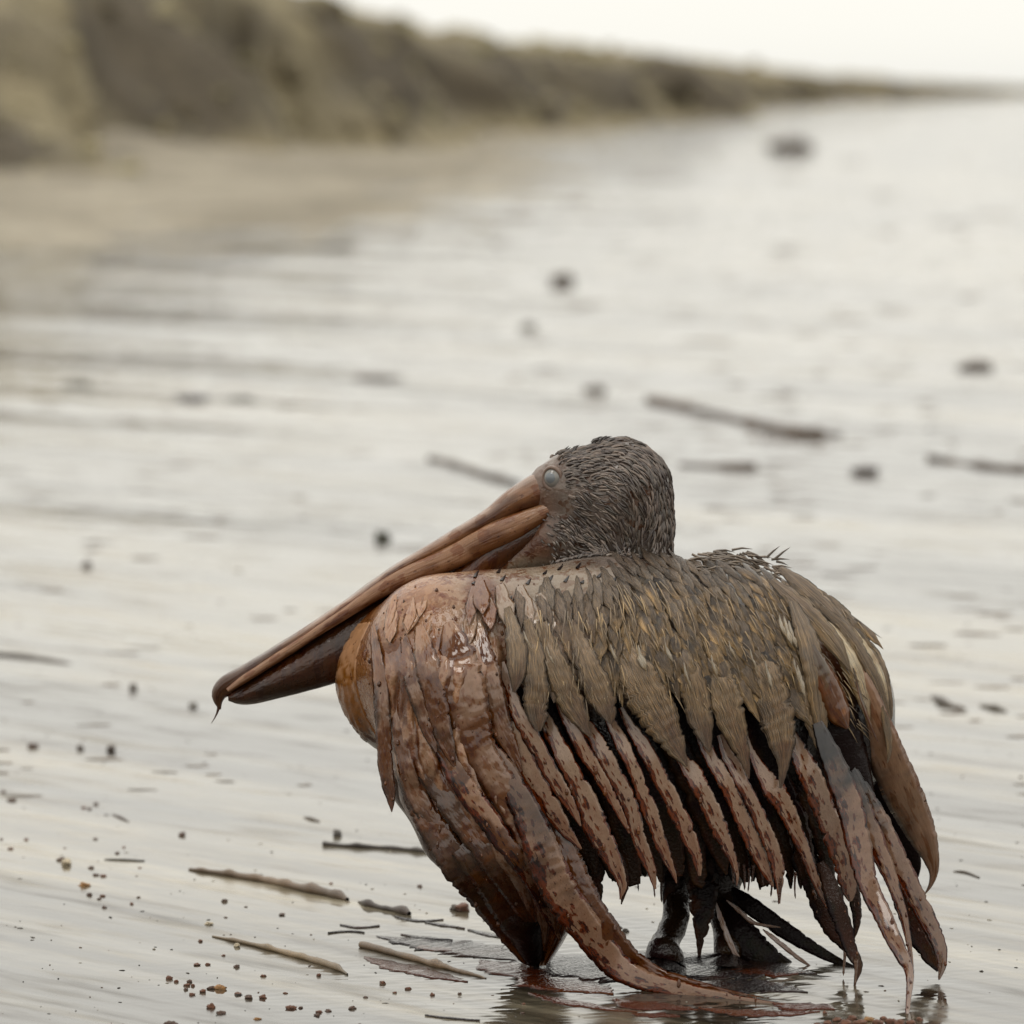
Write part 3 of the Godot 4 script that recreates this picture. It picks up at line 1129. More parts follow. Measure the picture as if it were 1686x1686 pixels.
func build_wing(pel: Node3D) -> void:
	# the long feathers of the drooping near wing, front to rear
	var F := [
		["front", 0.009, [[613, 1030, 10], [617, 1062, 24], [621, 1090, 30], [626, 1130, 33], [630, 1175, 32], [632, 1215, 30], [634, 1255, 29], [638, 1285, 27], [643, 1312, 19], [645, 1337, 2]]],
		["front", 0.011, [[664, 1050, 16], [678, 1108, 34], [692, 1150, 38], [702, 1185, 34], [711, 1215, 23], [718, 1238, 4]]],
		["front", 0.009, [[690, 1030, 16], [700, 1080, 40], [712, 1130, 46], [722, 1180, 42], [735, 1225, 30], [748, 1262, 5]]],
		["front", 0.012, [[790, 1035, 16], [798, 1090, 42], [808, 1140, 46], [822, 1190, 42], [842, 1235, 26], [858, 1270, 5]]],
		["umber", 0.006, [[648, 1230, 16], [668, 1275, 40], [690, 1320, 52], [718, 1370, 58], [752, 1420, 60], [790, 1465, 58], [824, 1510, 52], [852, 1550, 42], [868, 1575, 30], [876, 1590, 8]]],
		["umber", 0.000, [[720, 1330, 20], [752, 1380, 44], [790, 1430, 50], [825, 1485, 50], [850, 1528, 44], [868, 1562, 34], [880, 1592, 10]]],
		["front", 0.008, [[645, 1080, 16], [650, 1130, 30], [656, 1190, 34], [664, 1240, 36], [676, 1290, 38], [700, 1335, 40], [728, 1378, 34], [752, 1410, 12]]],
		["umber", 0.002, [[678, 1215, 14], [693, 1250, 34], [712, 1280, 44], [735, 1315, 44], [760, 1350, 42], [785, 1385, 40], [810, 1420, 40], [835, 1455, 36], [858, 1490, 32], [878, 1525, 22], [890, 1556, 6]]],
		["long", 0.007, [[700, 1170, 10], [716, 1205, 30], [738, 1248, 36], [755, 1280, 38], [775, 1310, 40], [800, 1345, 38], [825, 1380, 36], [850, 1412, 33], [872, 1445, 28], [892, 1482, 24], [908, 1515, 18], [922, 1548, 5]]],
		["plate", 0.014, [[738, 1025, 22], [752, 1085, 70], [763, 1145, 78], [777, 1200, 70], [792, 1240, 56], [815, 1280, 56], [840, 1320, 54], [862, 1360, 52], [880, 1400, 50], [896, 1435, 44], [912, 1470, 32], [926, 1505, 10]]],
		["long", 0.006, [[800, 1215, 10], [822, 1255, 36], [848, 1300, 44], [870, 1345, 50], [893, 1400, 58], [912, 1450, 62], [939, 1495, 60], [966, 1530, 55], [990, 1562, 52], [1018, 1592, 46], [1052, 1611, 38], [1095, 1624, 32], [1140, 1634, 26], [1200, 1645, 20], [1260, 1653, 12], [1335, 1659, 3]], [0.145, 0.15, 0.154, 0.157, 0.16, 0.16, 0.155, 0.148, 0.142, 0.14, 0.148, 0.162, 0.175, 0.197, 0.220, 0.238]],
		["red", 0.0, [[870, 1290, 10], [892, 1330, 40], [918, 1385, 56], [938, 1440, 62], [962, 1488, 60], [988, 1525, 54], [1012, 1558, 50], [1042, 1586, 44], [1078, 1606, 34], [1120, 1618, 26], [1170, 1630, 18], [1230, 1641, 10], [1300, 1652, 3]], [0.135, 0.138, 0.142, 0.146, 0.148, 0.146, 0.140, 0.132, 0.13, 0.14, 0.155, 0.18, 0.214]],
		["vane", 0.004, [[806, 1100, 6], [811, 1127, 17], [823, 1175, 29], [846, 1225, 38], [875, 1278, 37], [901, 1322, 36], [921, 1353, 28], [940, 1378, 16], [957, 1398, 4]]],
		["vane", 0.006, [[826, 1090, 8], [833, 1120, 19], [850, 1170, 22], [874, 1212, 27], [890, 1242, 27], [912, 1281, 27], [930, 1310, 24], [946, 1338, 14], [956, 1360, 3]]],
		["vane", 0.003, [[880, 1150, 10], [901, 1194, 20], [917, 1225, 25], [935, 1260, 29], [955, 1299, 33], [970, 1331, 38], [982, 1365, 42], [1003, 1402, 34], [1016, 1432, 24], [1025, 1458, 15], [1021, 1481, 2]]],
		["vane", 0.004, [[916, 1145, 6], [928, 1175, 12], [946, 1207, 18], [965, 1242, 22], [985, 1274, 20], [1004, 1308, 18], [1023, 1344, 12], [1036, 1372, 3]]],
		["vane", 0.002, [[942, 1155, 10], [957, 1185, 19], [978, 1214, 23], [996, 1246, 27], [1013, 1278, 29], [1029, 1310, 29], [1042, 1342, 26], [1050, 1375, 25], [1061, 1405, 22], [1072, 1432, 17], [1079, 1464, 4]]],
		["vane", 0.003, [[995, 1160, 8], [1011, 1200, 17], [1025, 1225, 21], [1037, 1253, 21], [1050, 1282, 22], [1060, 1310, 25], [1071, 1337, 26], [1080, 1364, 23], [1089, 1390, 21], [1098, 1413, 17], [1109, 1438, 9], [1114, 1454, 2]]],
		["vane", 0.002, [[1022, 1165, 8], [1037, 1195, 14], [1055, 1221, 23], [1071, 1250, 25], [1085, 1278, 27], [1100, 1305, 27], [1112, 1330, 29], [1125, 1356, 29], [1137, 1385, 24], [1148, 1413, 18], [1152, 1442, 5]]],
		["vane", 0.003, [[1108, 1215, 8], [1122, 1248, 17], [1140, 1271, 27], [1151, 1292, 28], [1160, 1310, 27], [1171, 1333, 30], [1181, 1355, 31], [1190, 1376, 27], [1199, 1396, 21], [1207, 1416, 14], [1214, 1440, 6], [1213, 1458, 2]]],
		["vane", 0.001, [[1148, 1195, 10], [1160, 1225, 17], [1178, 1260, 22], [1194, 1287, 24], [1208, 1315, 26], [1220, 1342, 28], [1232, 1370, 28], [1245, 1398, 27], [1255, 1420, 24], [1265, 1442, 16], [1273, 1460, 4]]],
		["vane", 0.004, [[1185, 1210, 8], [1196, 1240, 17], [1211, 1264, 23], [1223, 1290, 22], [1237, 1318, 24], [1250, 1345, 25], [1262, 1372, 26], [1272, 1398, 26], [1280, 1425, 24], [1283, 1448, 17], [1283, 1470, 8], [1283, 1488, 4]]],
		["vane", 0.002, [[1228, 1210, 6], [1236, 1235, 10], [1253, 1268, 20], [1274, 1300, 36], [1292, 1328, 33], [1305, 1355, 28], [1315, 1378, 24], [1325, 1402, 22], [1334, 1426, 20], [1346, 1455, 16], [1360, 1485, 12], [1372, 1510, 4]]],
		["vane", 0.006, [[1290, 1190, 14], [1310, 1230, 26], [1330, 1268, 36], [1347, 1307, 42], [1361, 1343, 46], [1376, 1378, 50], [1389, 1410, 50], [1396, 1440, 46], [1399, 1465, 34], [1400, 1484, 8]]],
		["long", 0.004, [[1345, 1190, 18], [1362, 1232, 34], [1382, 1280, 44], [1400, 1330, 46], [1412, 1380, 44], [1424, 1440, 36], [1440, 1480, 33], [1456, 1512, 31], [1471, 1545, 28], [1487, 1576, 23], [1497, 1598, 16], [1498, 1618, 12], [1496, 1642, 9], [1494, 1666, 7], [1493, 1682, 2]], [0.118, 0.126, 0.134, 0.142, 0.150, 0.160, 0.170, 0.182, 0.195, 0.21, 0.225, 0.24, 0.26, 0.28, 0.303]],
		["long", 0.001, [[1398, 1270, 20], [1415, 1320, 32], [1438, 1380, 34], [1460, 1430, 26], [1475, 1470, 19], [1488, 1512, 15], [1496, 1550, 10], [1503, 1592, 3]], [0.112, 0.118, 0.125, 0.132, 0.138, 0.144, 0.15, 0.158]],
		["long", -0.004, [[1385, 1240, 14], [1412, 1295, 34], [1440, 1345, 40], [1468, 1397, 38], [1488, 1438, 36], [1507, 1476, 33], [1526, 1512, 31], [1540, 1541, 27], [1549, 1566, 22], [1551, 1590, 14], [1546, 1613, 3]], [0.065, 0.075, 0.085, 0.095, 0.1, 0.105, 0.11, 0.115, 0.12, 0.125, 0.13]],
		["dark", -0.016, [[1455, 1410, 16], [1475, 1455, 28], [1492, 1500, 32], [1509, 1538, 32], [1529, 1572, 26], [1546, 1598, 8]], [0.06, 0.065, 0.07, 0.078, 0.085, 0.095]],
		["dark", 0.003, [[1350, 1420, 16], [1366, 1455, 28], [1377, 1490, 32], [1390, 1530, 28], [1402, 1565, 22], [1413, 1590, 15], [1410, 1609, 8], [1406, 1624, 2]], [0.085, 0.095, 0.105, 0.112, 0.12, 0.13, 0.138, 0.145]],
		["dark", -0.010, [[1318, 1400, 30], [1338, 1450, 44], [1352, 1490, 44], [1370, 1528, 34], [1388, 1556, 16], [1396, 1572, 4]]],
		["dark", -0.020, [[1400, 1440, 24], [1408, 1480, 26], [1411, 1510, 20], [1409, 1533, 10], [1406, 1547, 2]]],
		["dark", -0.030, [[958, 1340, 40], [968, 1390, 50], [974, 1432, 44], [979, 1470, 26], [985, 1508, 5]]],
		["dark", -0.012, [[1000, 1385, 20], [1018, 1425, 26], [1030, 1455, 14], [1026, 1475, 7], [1023, 1489, 2]]],
	]
	var n := 0
	for f in F:
		n += 1
		var rows: Array = f[2].duplicate(true)
		if f.size() > 3:
			for q in rows.size():
				rows[q].append(f[3][q])
		var look := {"seed": n * 1.73, "base": mixc(MOUSSE, PINK, rng.randf() * 0.35), "tip": mixc(MOUSSE, UMBER, 0.25 + 0.3 * rng.randf()), "rim": mixc(RUST, UMBER, 0.55), "vscale": 7.0, "beads": 3.0}
		look.sink = 0.014
		if f[0] == "dark":
			look.sink = 0.0
		if f[0] == "vane":
			look.base = mixc(mixc(MOUSSE, SLATE, 0.45), PINK, 0.15 * rng.randf()) * 1.4
			look.rim = look.base
			look.tip = mixc(MOUSSE, RUST, 0.2 + 0.3 * rng.randf()) * 1.3
			look.ragged = 0.09
			look.dry = 1
			look.camber = 0.03
			look.tilt = 0.14
			look.wave = 0.03
			look.shaft = 0.05
			for q in rows.size():
				rows[q][2] *= 1.0 + 0.30 * maxf(0.0, 1.0 - q / 4.0)
			look.k = 9
		if f[0] == "front":
			look.base = mixc(MOUSSE, PINK, 0.2 * rng.randf())
			look.camber = 0.08
			look.sink = 0.008
			look.emerge = 0.5
			look.ragged = 0.07
			look.tip = mixc(UMBER, RUST, 0.3)
			look.rim = UMBER
		if f[0] == "long":
			look.ragged = 0.05
			look.camber = 0.08
			look.base *= 1.3 if rows[0][0] < 1300.0 else 0.95
			look.rim = look.base
			look.tip = look.base * 0.8
		if f[0] == "umber":
			look.base = mixc(MOUSSE, UMBER, 0.8)
			look.tip = mixc(UMBER, RUST, 0.15)
			look.rim = UMBER
		if f[0] == "red":
			look.sink = 0.0
			look.ragged = 0.05
			look.base = mixc(RUST, UMBER, 0.5)
			look.tip = mixc(RUST, UMBER, 0.3)
			look.camber = 0.05
		if f[0] == "dark":
			look.base = mixc(TAR, UMBER, 0.35)
			look.tip = mixc(TAR, UMBER, 0.7)
			look.rim = TAR
			look.ragged = 0.08
		var lift: float = f[1]
		if f[0] in ["front", "long", "umber", "plate"] and f.size() < 4:
			look.sheet = 1.0
			look.blotch = 0.14
			look.sink = 0.010
			look.tilt = 0.05
			look.camber = 0.10
			look.ragged = 0.06
			lift = 0.0002 + 0.1 * lift
		put("wing_feather", feather(rows, lift, look), mat.crude if f[0] == "dark" else (mat.flight_feather if f[0] in ["vane", "long"] else mat.oiled_feather), pel)
	# far wing: one broad blade in front, a dark one and a painted cavity shade behind it, a rust-soaked covert
	var B := [
		["pale", [[1405, 1085, 16, 0.066], [1420, 1135, 42, 0.064], [1440, 1195, 58, 0.056], [1462, 1250, 64, 0.042], [1484, 1300, 66, 0.025], [1505, 1345, 58, 0.004], [1521, 1380, 46, -0.004], [1532, 1410, 30, -0.01], [1537, 1435, 16, -0.014], [1533, 1455, 8, -0.016], [1523, 1472, 2, -0.018]]],
		["dark", [[1400, 1200, 30, -0.02], [1432, 1260, 44, -0.02], [1462, 1320, 34, -0.025], [1485, 1365, 32, -0.028], [1500, 1400, 28, -0.03], [1509, 1424, 16, -0.032], [1511, 1444, 3, -0.034]]],
		["dark", [[1385, 1190, 60, -0.05], [1410, 1250, 76, -0.05], [1436, 1305, 44, -0.052], [1455, 1345, 20, -0.055], [1470, 1380, 14, -0.055], [1480, 1400, 6, -0.055]]],
		["rust", [[1336, 1062, 12], [1350, 1095, 34], [1366, 1135, 50], [1379, 1168, 48], [1389, 1187, 30], [1396, 1199, 6]], 0.014],
	]
	var cream := Color(0.80, 0.70, 0.53)
	B += [
		["dark", [[1340, 1110, 40], [1362, 1160, 74], [1385, 1205, 80], [1408, 1255, 64], [1426, 1295, 34], [1438, 1325, 6]], 0.001],  # near-black blade painting the cavity shade over the body
		["dark", [[1310, 1200, 60], [1340, 1260, 90], [1370, 1320, 90], [1400, 1370, 70], [1425, 1410, 30]], -0.03],  # second near-black blade of painted cavity shade
		["grey", [[1385, 1020, 12], [1420, 1058, 30], [1445, 1100, 32], [1459, 1142, 22], [1464, 1178, 12], [1460, 1196, 2]], 0.0],
		["grey", [[1285, 935, 12], [1325, 968, 32], [1368, 1012, 38], [1405, 1058, 34], [1430, 1100, 22], [1444, 1132, 3]], 0.006],
		["grey", [[1270, 955, 12], [1305, 985, 30], [1345, 1025, 36], [1380, 1068, 30], [1400, 1105, 3]], 0.010],
		["grey", [[1340, 970, 12], [1375, 1000, 26], [1408, 1040, 30], [1435, 1082, 24], [1452, 1120, 3]], 0.003],
		["cream", [[1352, 1020, 12], [1378, 1055, 34], [1404, 1100, 40], [1422, 1150, 30], [1432, 1195, 5]], 0.007],
		["cream", [[1375, 1015, 10], [1408, 1055, 32], [1434, 1100, 38], [1452, 1145, 26], [1462, 1186, 4]], 0.005],
		["grey", [[1350, 1000, 10], [1385, 1030, 22], [1415, 1070, 24], [1440, 1115, 20], [1458, 1160, 12], [1466, 1190, 2]], 0.010],
		["grey", [[1448, 1140, 5], [1457, 1180, 13], [1463, 1215, 14], [1464, 1240, 8], [1461, 1256, 2]], 0.012],
		["rust", [[1405, 1100, 3], [1418, 1150, 7], [1432, 1190, 7], [1446, 1222, 2]], 0.016],
		["grey", [[1305, 990, 16], [1328, 1050, 40], [1342, 1105, 48], [1347, 1150, 42], [1353, 1195, 26], [1357, 1228, 4]], 0.012],
	]
	for f in B:
		n += 1
		var look := {"seed": n * 1.73, "base": mixc(MOUSSE, PINK, 0.3), "tip": MOUSSE, "rim": MOUSSE * 0.75, "ragged": 0.02, "camber": 0.22, "vscale": 2.5}
		if f[0] == "dark":
			look.base = TAR
			look.tip = TAR
			look.rim = TAR
		if f[0] == "rust":
			look.base = Color(0.075, 0.05, 0.025)
			look.tip = Color(0.21, 0.072, 0.012)
			look.blotch = 0.12
			look.rim = RUST
		if f[0] == "grey":
			look.base = mixc(SLATE * 0.95, TAN, 0.15 * rng.randf())
			look.tip = mixc(SLATE * 0.7, TAN, 0.3)
			look.rim = mixc(SLATE, TAN, 0.6)
			look.camber = 0.16
			look.ragged = 0.06
		if f[0] == "cream":
			look.base = cream
			look.tip = mixc(SLATE, TAN, 0.5)
			look.rim = TAN
			look.ragged = 0.05
		put("wing_feather" if f[0] in ["pale", "dark"] else "covert_feather", feather(f[1], f[2] if f.size() > 2 else 0.0, look), mat.damp_feather if f[0] in ["grey", "cream"] else (mat.crude if f[0] == "dark" else mat.oiled_feather), pel)
	# a ragged fringe of soaked down along the belly
	for q in 26:
		var fx := 1005.0 + q * 13.5 + rng.randf_range(-5, 5)
		var deep_ := 1448.0 + rng.randf_range(-14, 16) + (8.0 if fx > 1200 else 0.0)
		var fz := rng.randf_range(0.0, 0.07)
		n += 1
		put("belly_feather", feather([[fx - 14.0, 1370.0, 16.0, fz], [fx - 6.0, 1405.0, 26.0, fz + 0.01], [fx, 1430.0, 18.0, fz + 0.012], [fx + 3.0, deep_, 3.0, fz + 0.012]], 0.0, {"seed": n * 1.73, "base": TAR, "tip": mixc(TAR, UMBER, rng.randf() * 0.6), "rim": TAR, "ragged": 0.2, "camber": 0.15, "k": 5, "step": 6.0}), mat.crude, pel)
	# blades of the far wing that trail over the sand behind the feet
	for f in [[[1184, 1456, 14, -0.03], [1225, 1484, 28, -0.01], [1275, 1520, 30, 0.0], [1325, 1553, 24, 0.01], [1378, 1582, 14, 0.02], [1430, 1605, 7, 0.062], [1490, 1631, 3, 0.147]], [[1176, 1480, 26, -0.02], [1204, 1520, 50, 0.0], [1238, 1560, 56, 0.01], [1276, 1586, 40, 0.015], [1312, 1597, 18, 0.01], [1335, 1601, 4, 0.0]]]:
		n += 1
		put("wing_feather", feather(f, 0.0, {"seed": n * 1.73, "base": TAR, "tip": TAR * 1.6, "rim": TAR, "ragged": 0.05, "camber": 0.1}), mat.crude, pel)
	for f in [[[1178, 1484, 2, 0.004], [1186, 1510, 9, 0.014], [1197, 1540, 10, 0.02], [1210, 1570, 9, 0.022], [1226, 1592, 3, 0.02]], [[1196, 1482, 2, 0.01], [1218, 1500, 8, 0.022], [1238, 1518, 7, 0.026], [1262, 1524, 5, 0.026], [1285, 1527, 2, 0.026]], [[1256, 1530, 2, 0.024], [1272, 1543, 8, 0.03], [1295, 1562, 8, 0.032], [1318, 1580, 7, 0.03], [1336, 1592, 2, 0.028]]]:  # pale strips paint the rim highlights along the black blades
		n += 1
		put("rim_highlight", feather(f, 0.0, {"seed": n * 1.73, "base": Color(0.42, 0.32, 0.28), "tip": MOUSSE, "rim": MOUSSE, "k": 5}), mat.oiled_feather, pel)
	for q in 13:  # added near-black blades paint the deep shade in the wing gaps
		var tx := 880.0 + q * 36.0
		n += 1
		put("gap_shade_feather", feather([[tx - 40.0, 1130.0, 30.0], [tx, 1200.0, 46.0], [tx + 40.0, 1280.0, 48.0], [tx + 74.0, 1360.0, 42.0], [tx + 92.0, 1410.0 + 20.0 * (q % 3), 26.0], [tx + 100.0, 1440.0 + 12.0 * (q % 2), 5.0]], -0.022 - 0.006 * (q % 2), {"seed": n * 1.73, "base": TAR, "tip": mixc(TAR, UMBER, 0.3), "rim": mixc(TAR, RUST, 0.2), "ragged": 0.12, "step": 8.0}), mat.crude, pel)
	# drips along the lower edge
	for e in [[1206, 1440, 1455, 7, 0.10], [1225, 1440, 1466, 6, 0.10], [1232, 1445, 1469, 5, 0.10], [1239, 1440, 1453, 7, 0.10], [1255, 1440, 1459, 5, 0.11], [1270, 1450, 1477, 6, 0.11], [1283, 1470, 1489, 7, 0.13], [1310, 1452, 1480, 5, 0.10], [1214, 1436, 1457, 5, 0.12], [1046, 1430, 1454, 5, 0.04], [1052, 1432, 1468, 5, 0.04], [1090, 1462, 1486, 6, 0.04], [783, 1452, 1476, 9, 0.07], [798, 1470, 1517, 13, 0.06], [1390, 1575, 1607, 7, 0.10], [1408, 1596, 1626, 7, 0.142], [1547, 1588, 1614, 6, 0.13], [1078, 1455, 1478, 5, 0.13]]:
		drip(pel, e[0], e[1], e[2], e[3], e[4], UMBER if e[0] < 1380 else MOUSSE * 0.6)

func flow(px: float, py: float) -> float:       # which way the small feathers lie, degrees below the level
	var a := lerpf(84.0, 56.0, sstep(860.0, 1280.0, px))
	a = lerpf(a, 44.0, sstep(1000.0, 925.0, py) * sstep(900, 1050, px))
	return lerpf(a, 50.0, sstep(1300.0, 1400.0, px) * 0.6)

func build_coverts(pel: Node3D) -> void:
	# big leaf-shaped coverts whose tips hang over the long feathers
	var C := [
		[[868, 1020, 14], [878, 1070, 34], [882, 1115, 42], [883, 1155, 44], [885, 1185, 34], [887, 1204, 8]],
		[[893, 1025, 14], [905, 1070, 34], [920, 1110, 42], [938, 1150, 44], [955, 1182, 32], [971, 1212, 5]],
		[[945, 1030, 16], [962, 1080, 40], [978, 1120, 48], [992, 1152, 44], [1002, 1176, 28], [1006, 1192, 4]],
		[[1010, 1035, 20], [1036, 1085, 54], [1058, 1130, 68], [1080, 1172, 68], [1100, 1208, 50], [1117, 1238, 28], [1131, 1262, 4]],
		[[1110, 1050, 16], [1132, 1100, 40], [1145, 1145, 48], [1154, 1185, 42], [1162, 1215, 24], [1169, 1238, 4]],
		[[1160, 1050, 18], [1178, 1100, 44], [1194, 1150, 54], [1208, 1195, 50], [1220, 1230, 32], [1229, 1262, 14], [1233, 1282, 3]],
		[[1230, 1030, 20], [1250, 1085, 54], [1267, 1135, 66], [1280, 1180, 66], [1287, 1220, 50], [1290, 1252, 26], [1288, 1278, 14], [1285, 1298, 4]],
		[[1305, 1060, 14], [1322, 1105, 40], [1333, 1150, 45], [1341, 1190, 38], [1350, 1225, 22], [1358, 1254, 4]],
		[[835, 1000, 12], [846, 1045, 30], [852, 1085, 36], [851, 1115, 26], [846, 1140, 5]],
	]
	var n := 200
	for q in C.size():
		n += 1
		var rust := [0.1, 0.2, 0.1, 0.25, 0.1, 0.85, 0.45, 0.1, 0.3]
		var look := {"seed": n * 1.31, "base": mixc(SLATE, TAN, 0.35), "tip": mixc(mixc(SLATE * 0.7, MOUSSE, 0.5), RUST, rust[q]), "rim": mixc(SLATE * 0.8, TAN, 0.3 if q % 2 else 0.0), "camber": 0.12, "sink": 0.008, "dry": 1, "ragged": 0.08, "vscale": 6.0}
		put("covert_feather", feather(C[q], 0.009, look), mat.damp_feather, pel)
	# rows of small coverts over the wing and back, from the bottom row up
	var y := 1112.0
	var row := 0
	var count := 0
	while y > 915.0:
		row += 1
		var small := sstep(915.0, 1110.0, y)
		var gap := lerpf(14.0, 21.0, small)
		var x := 862.0 + (row % 2) * gap * 0.5 + sstep(1080, 940, y) * -10.0
		while x < 1440.0:
			var px := x + rng.randf_range(-4, 4)
			var py := y + rng.randf_range(-6, 6) * (2.2 if px < 1010.0 else 1.0) + sstep(1050, 1440, px) * lerpf(55.0, 60.0, small)
			x += gap
			if px > 1330.0 and py < 930.0 + (px - 1330.0) * 1.0:
				continue
			if px > 1335.0 and py > 1000.0 + (px - 1335.0) * 0.6:
				continue
			var a := deg_to_rad(flow(px, py) + rng.randf_range(-9, 9))
			if px < 1000.0 and py < 985.0 - (px - 860.0) * 0.3:
				continue
			var l := lerpf(40.0, 76.0, small) * rng.randf_range(0.8, 1.3)
			var w := lerpf(15.0, 27.0, small) * rng.randf_range(0.75, 1.2)
			var dx := cos(a)
			var dy := sin(a)
			var bend := rng.randf_range(-5, 5)
			var rows := [[px - dx * l * 0.5, py - dy * l * 0.5, w * 0.35], [px - dx * l * 0.2, py - dy * l * 0.2, w * 0.95], [px + dx * l * 0.15 + bend * 0.4, py + dy * l * 0.15, w * 0.9], [px + dx * l * 0.4 + bend, py + dy * l * 0.4, w * 0.45], [px + dx * l * 0.62 + bend * 1.5, py + dy * l * 0.62, w * 0.06]]
			var z0 := body_z(px, py)
			if z0 < -0.5:
				continue
			n += 1
			count += 1
			var clean := sstep(900.0, 1010.0, px + rng.randf_range(-40, 40)) * sstep(930.0, 985.0, py + rng.randf_range(-15, 15))
			var look := {"seed": n * 1.31, "base": mixc(mixc(SLATE * 1.05, SLATE * 0.40, rng.randf()), TAR, 0.6 * sstep(0.16, 0.34, nz.get_noise_2d(px * 0.9, py * 0.9))), "tip": mixc(SLATE * 0.9, TAN, clean * rng.randf_range(0.1, 1.2)), "rim": mixc(SLATE * 1.2, TAN * rng.randf_range(0.5, 1.9), clean), "camber": 0.14, "tilt": 0.10, "sink": 0.006, "dry": 1, "ragged": 0.16, "k": 5, "step": 9.0, "vscale": 14.0}
			if px < 1060.0:
				look.erase("dry")
				look.sink = 0.008
				look.emerge = 0.9
				var c0 := body_paint(P(px, py, z0), Vector3.BACK)
				var far := sstep(930.0, 1090.0, px + (py - 965.0) * 0.9)
				look.base = mixc(c0, look.base, far)
				look.tip = mixc(c0, look.tip, far)
				look.rim = mixc(c0, look.rim, far)
			var name_ := "covert_feather"
			if count <= 285:
				put(name_, feather(rows, lerpf(-0.0005, 0.004 + 0.004 * small, sstep(880.0, 1030.0, px + (py - 1000.0) * 0.8)) + rng.randf() * 0.002, look), mat.damp_feather, pel)
		y -= lerpf(19.0, 27.0, small)
	print("coverts ", count)
	# slips of clean pale down between them
	for e in [[1056, 1082, 9, 40], [1131, 1112, 5, 44], [1176, 1098, 6, 40], [1265, 1110, 6, 44], [1318, 1120, 8, 50], [1296, 1036, 8, 44], [1304, 1042, 9, 40], [1288, 1030, 6, 36], [867, 1052, 4, 28], [1010, 1075, 4, 30], [905, 1078, 4, 28], [1240, 1085, 4, 34], [1100, 1072, 4, 30], [1205, 1070, 4, 30], [1312, 1106, 5, 44]]:
		n += 1
		var rows := [[e[0] - 5.0, e[1] - e[3] * 0.5, e[2] * 0.15], [e[0] - 2.0, e[1] - e[3] * 0.1, e[2] * 1.1], [e[0] + 3.0, e[1] + e[3] * 0.25, e[2] * 1.3], [e[0] + 9.0, e[1] + e[3] * 0.62, 0.4]]
		put("pale_feather", feather(rows, 0.0150, {"seed": n * 1.31, "base": Color(0.82, 0.76, 0.66), "tip": Color(0.50, 0.40, 0.26), "rim": TAN, "k": 5, "step": 5.0, "camber": 0.2, "ragged": 0.3, "vscale": 20.0}), mat.damp_feather, pel)
	# feathers pasted flat on the shoulder, only their tips stand out of the oil
	for q in 34:
		var px := rng.randf_range(640, 960)
		var py := rng.randf_range(955, 1060)
		var a := deg_to_rad(lerpf(100.0, 72.0, sstep(640, 960, px)) + rng.randf_range(-10, 10))
		var l := rng.randf_range(46, 80)
		var w := rng.randf_range(18, 32)
		n += 1
		if px > 815.0 and py > 1000.0:
			continue
		var c0 := body_paint(P(px, py, body_z(px, py)), Vector3.BACK)
		put("covert_feather", feather([[px, py, w * 0.5], [px + cos(a) * l * 0.4, py + sin(a) * l * 0.4, w], [px + cos(a) * l * 0.75, py + sin(a) * l * 0.75, w * 0.8], [px + cos(a) * l, py + sin(a) * l, w * 0.1]], -0.0012 + rng.randf() * 0.0010, {"seed": n * 1.31, "base": c0, "tip": mixc(c0, PINK, 0.2), "rim": c0, "sink": 0.006, "emerge": 0.9, "k": 7, "step": 7.0, "camber": 0.10, "tilt": 0.02, "ragged": 0.10}), mat.oiled_feather, pel)

func on_skin(p: Vector3, off: float) -> Vector3:
	for s in 2:
		var d := body_sdf(p)
		var e := 0.0006
		var g := Vector3(body_sdf(p + Vector3(e, 0, 0)) - d, body_sdf(p + Vector3(0, e, 0)) - d, body_sdf(p + Vector3(0, 0, e)) - d).normalized()
		p += g * (off + skin_bump(p) - d)
	return p

func build_beads(pel: Node3D) -> void:
	for q in 90:
		var px := rng.randf_range(600, 880)
		var py := rng.randf_range(960, 1160)
		var z := body_z(px, py)
		if z > 0.0:
			beads.append(on_skin(P(px, py, z), 0.0))
	var acc := Acc.new()
	for b in beads:
		var p: Vector3 = b
		var r := 0.0007 + 0.0013 * pow(rng.randf(), 3.0)
		var l := r * rng.randf_range(1.2, 2.4)
		var col := mixc(UMBER, RUST, rng.randf())
		tube(acc, [[p + Vector3(0, l, -r * 0.3), r * 0.1], [p + Vector3(0, l * 0.7, 0), r * 0.6], [p, r], [p - Vector3(0, l * 0.6, 0), r * 0.9], [p - Vector3(0, l * 0.9, r * 0.2), r * 0.5], [p - Vector3(0, l, r * 0.4), r * 0.05]], col, 7)
	var o := put("oil_beads", acc.mesh(), mat.tar, pel)
	o.set_meta("kind", "stuff")

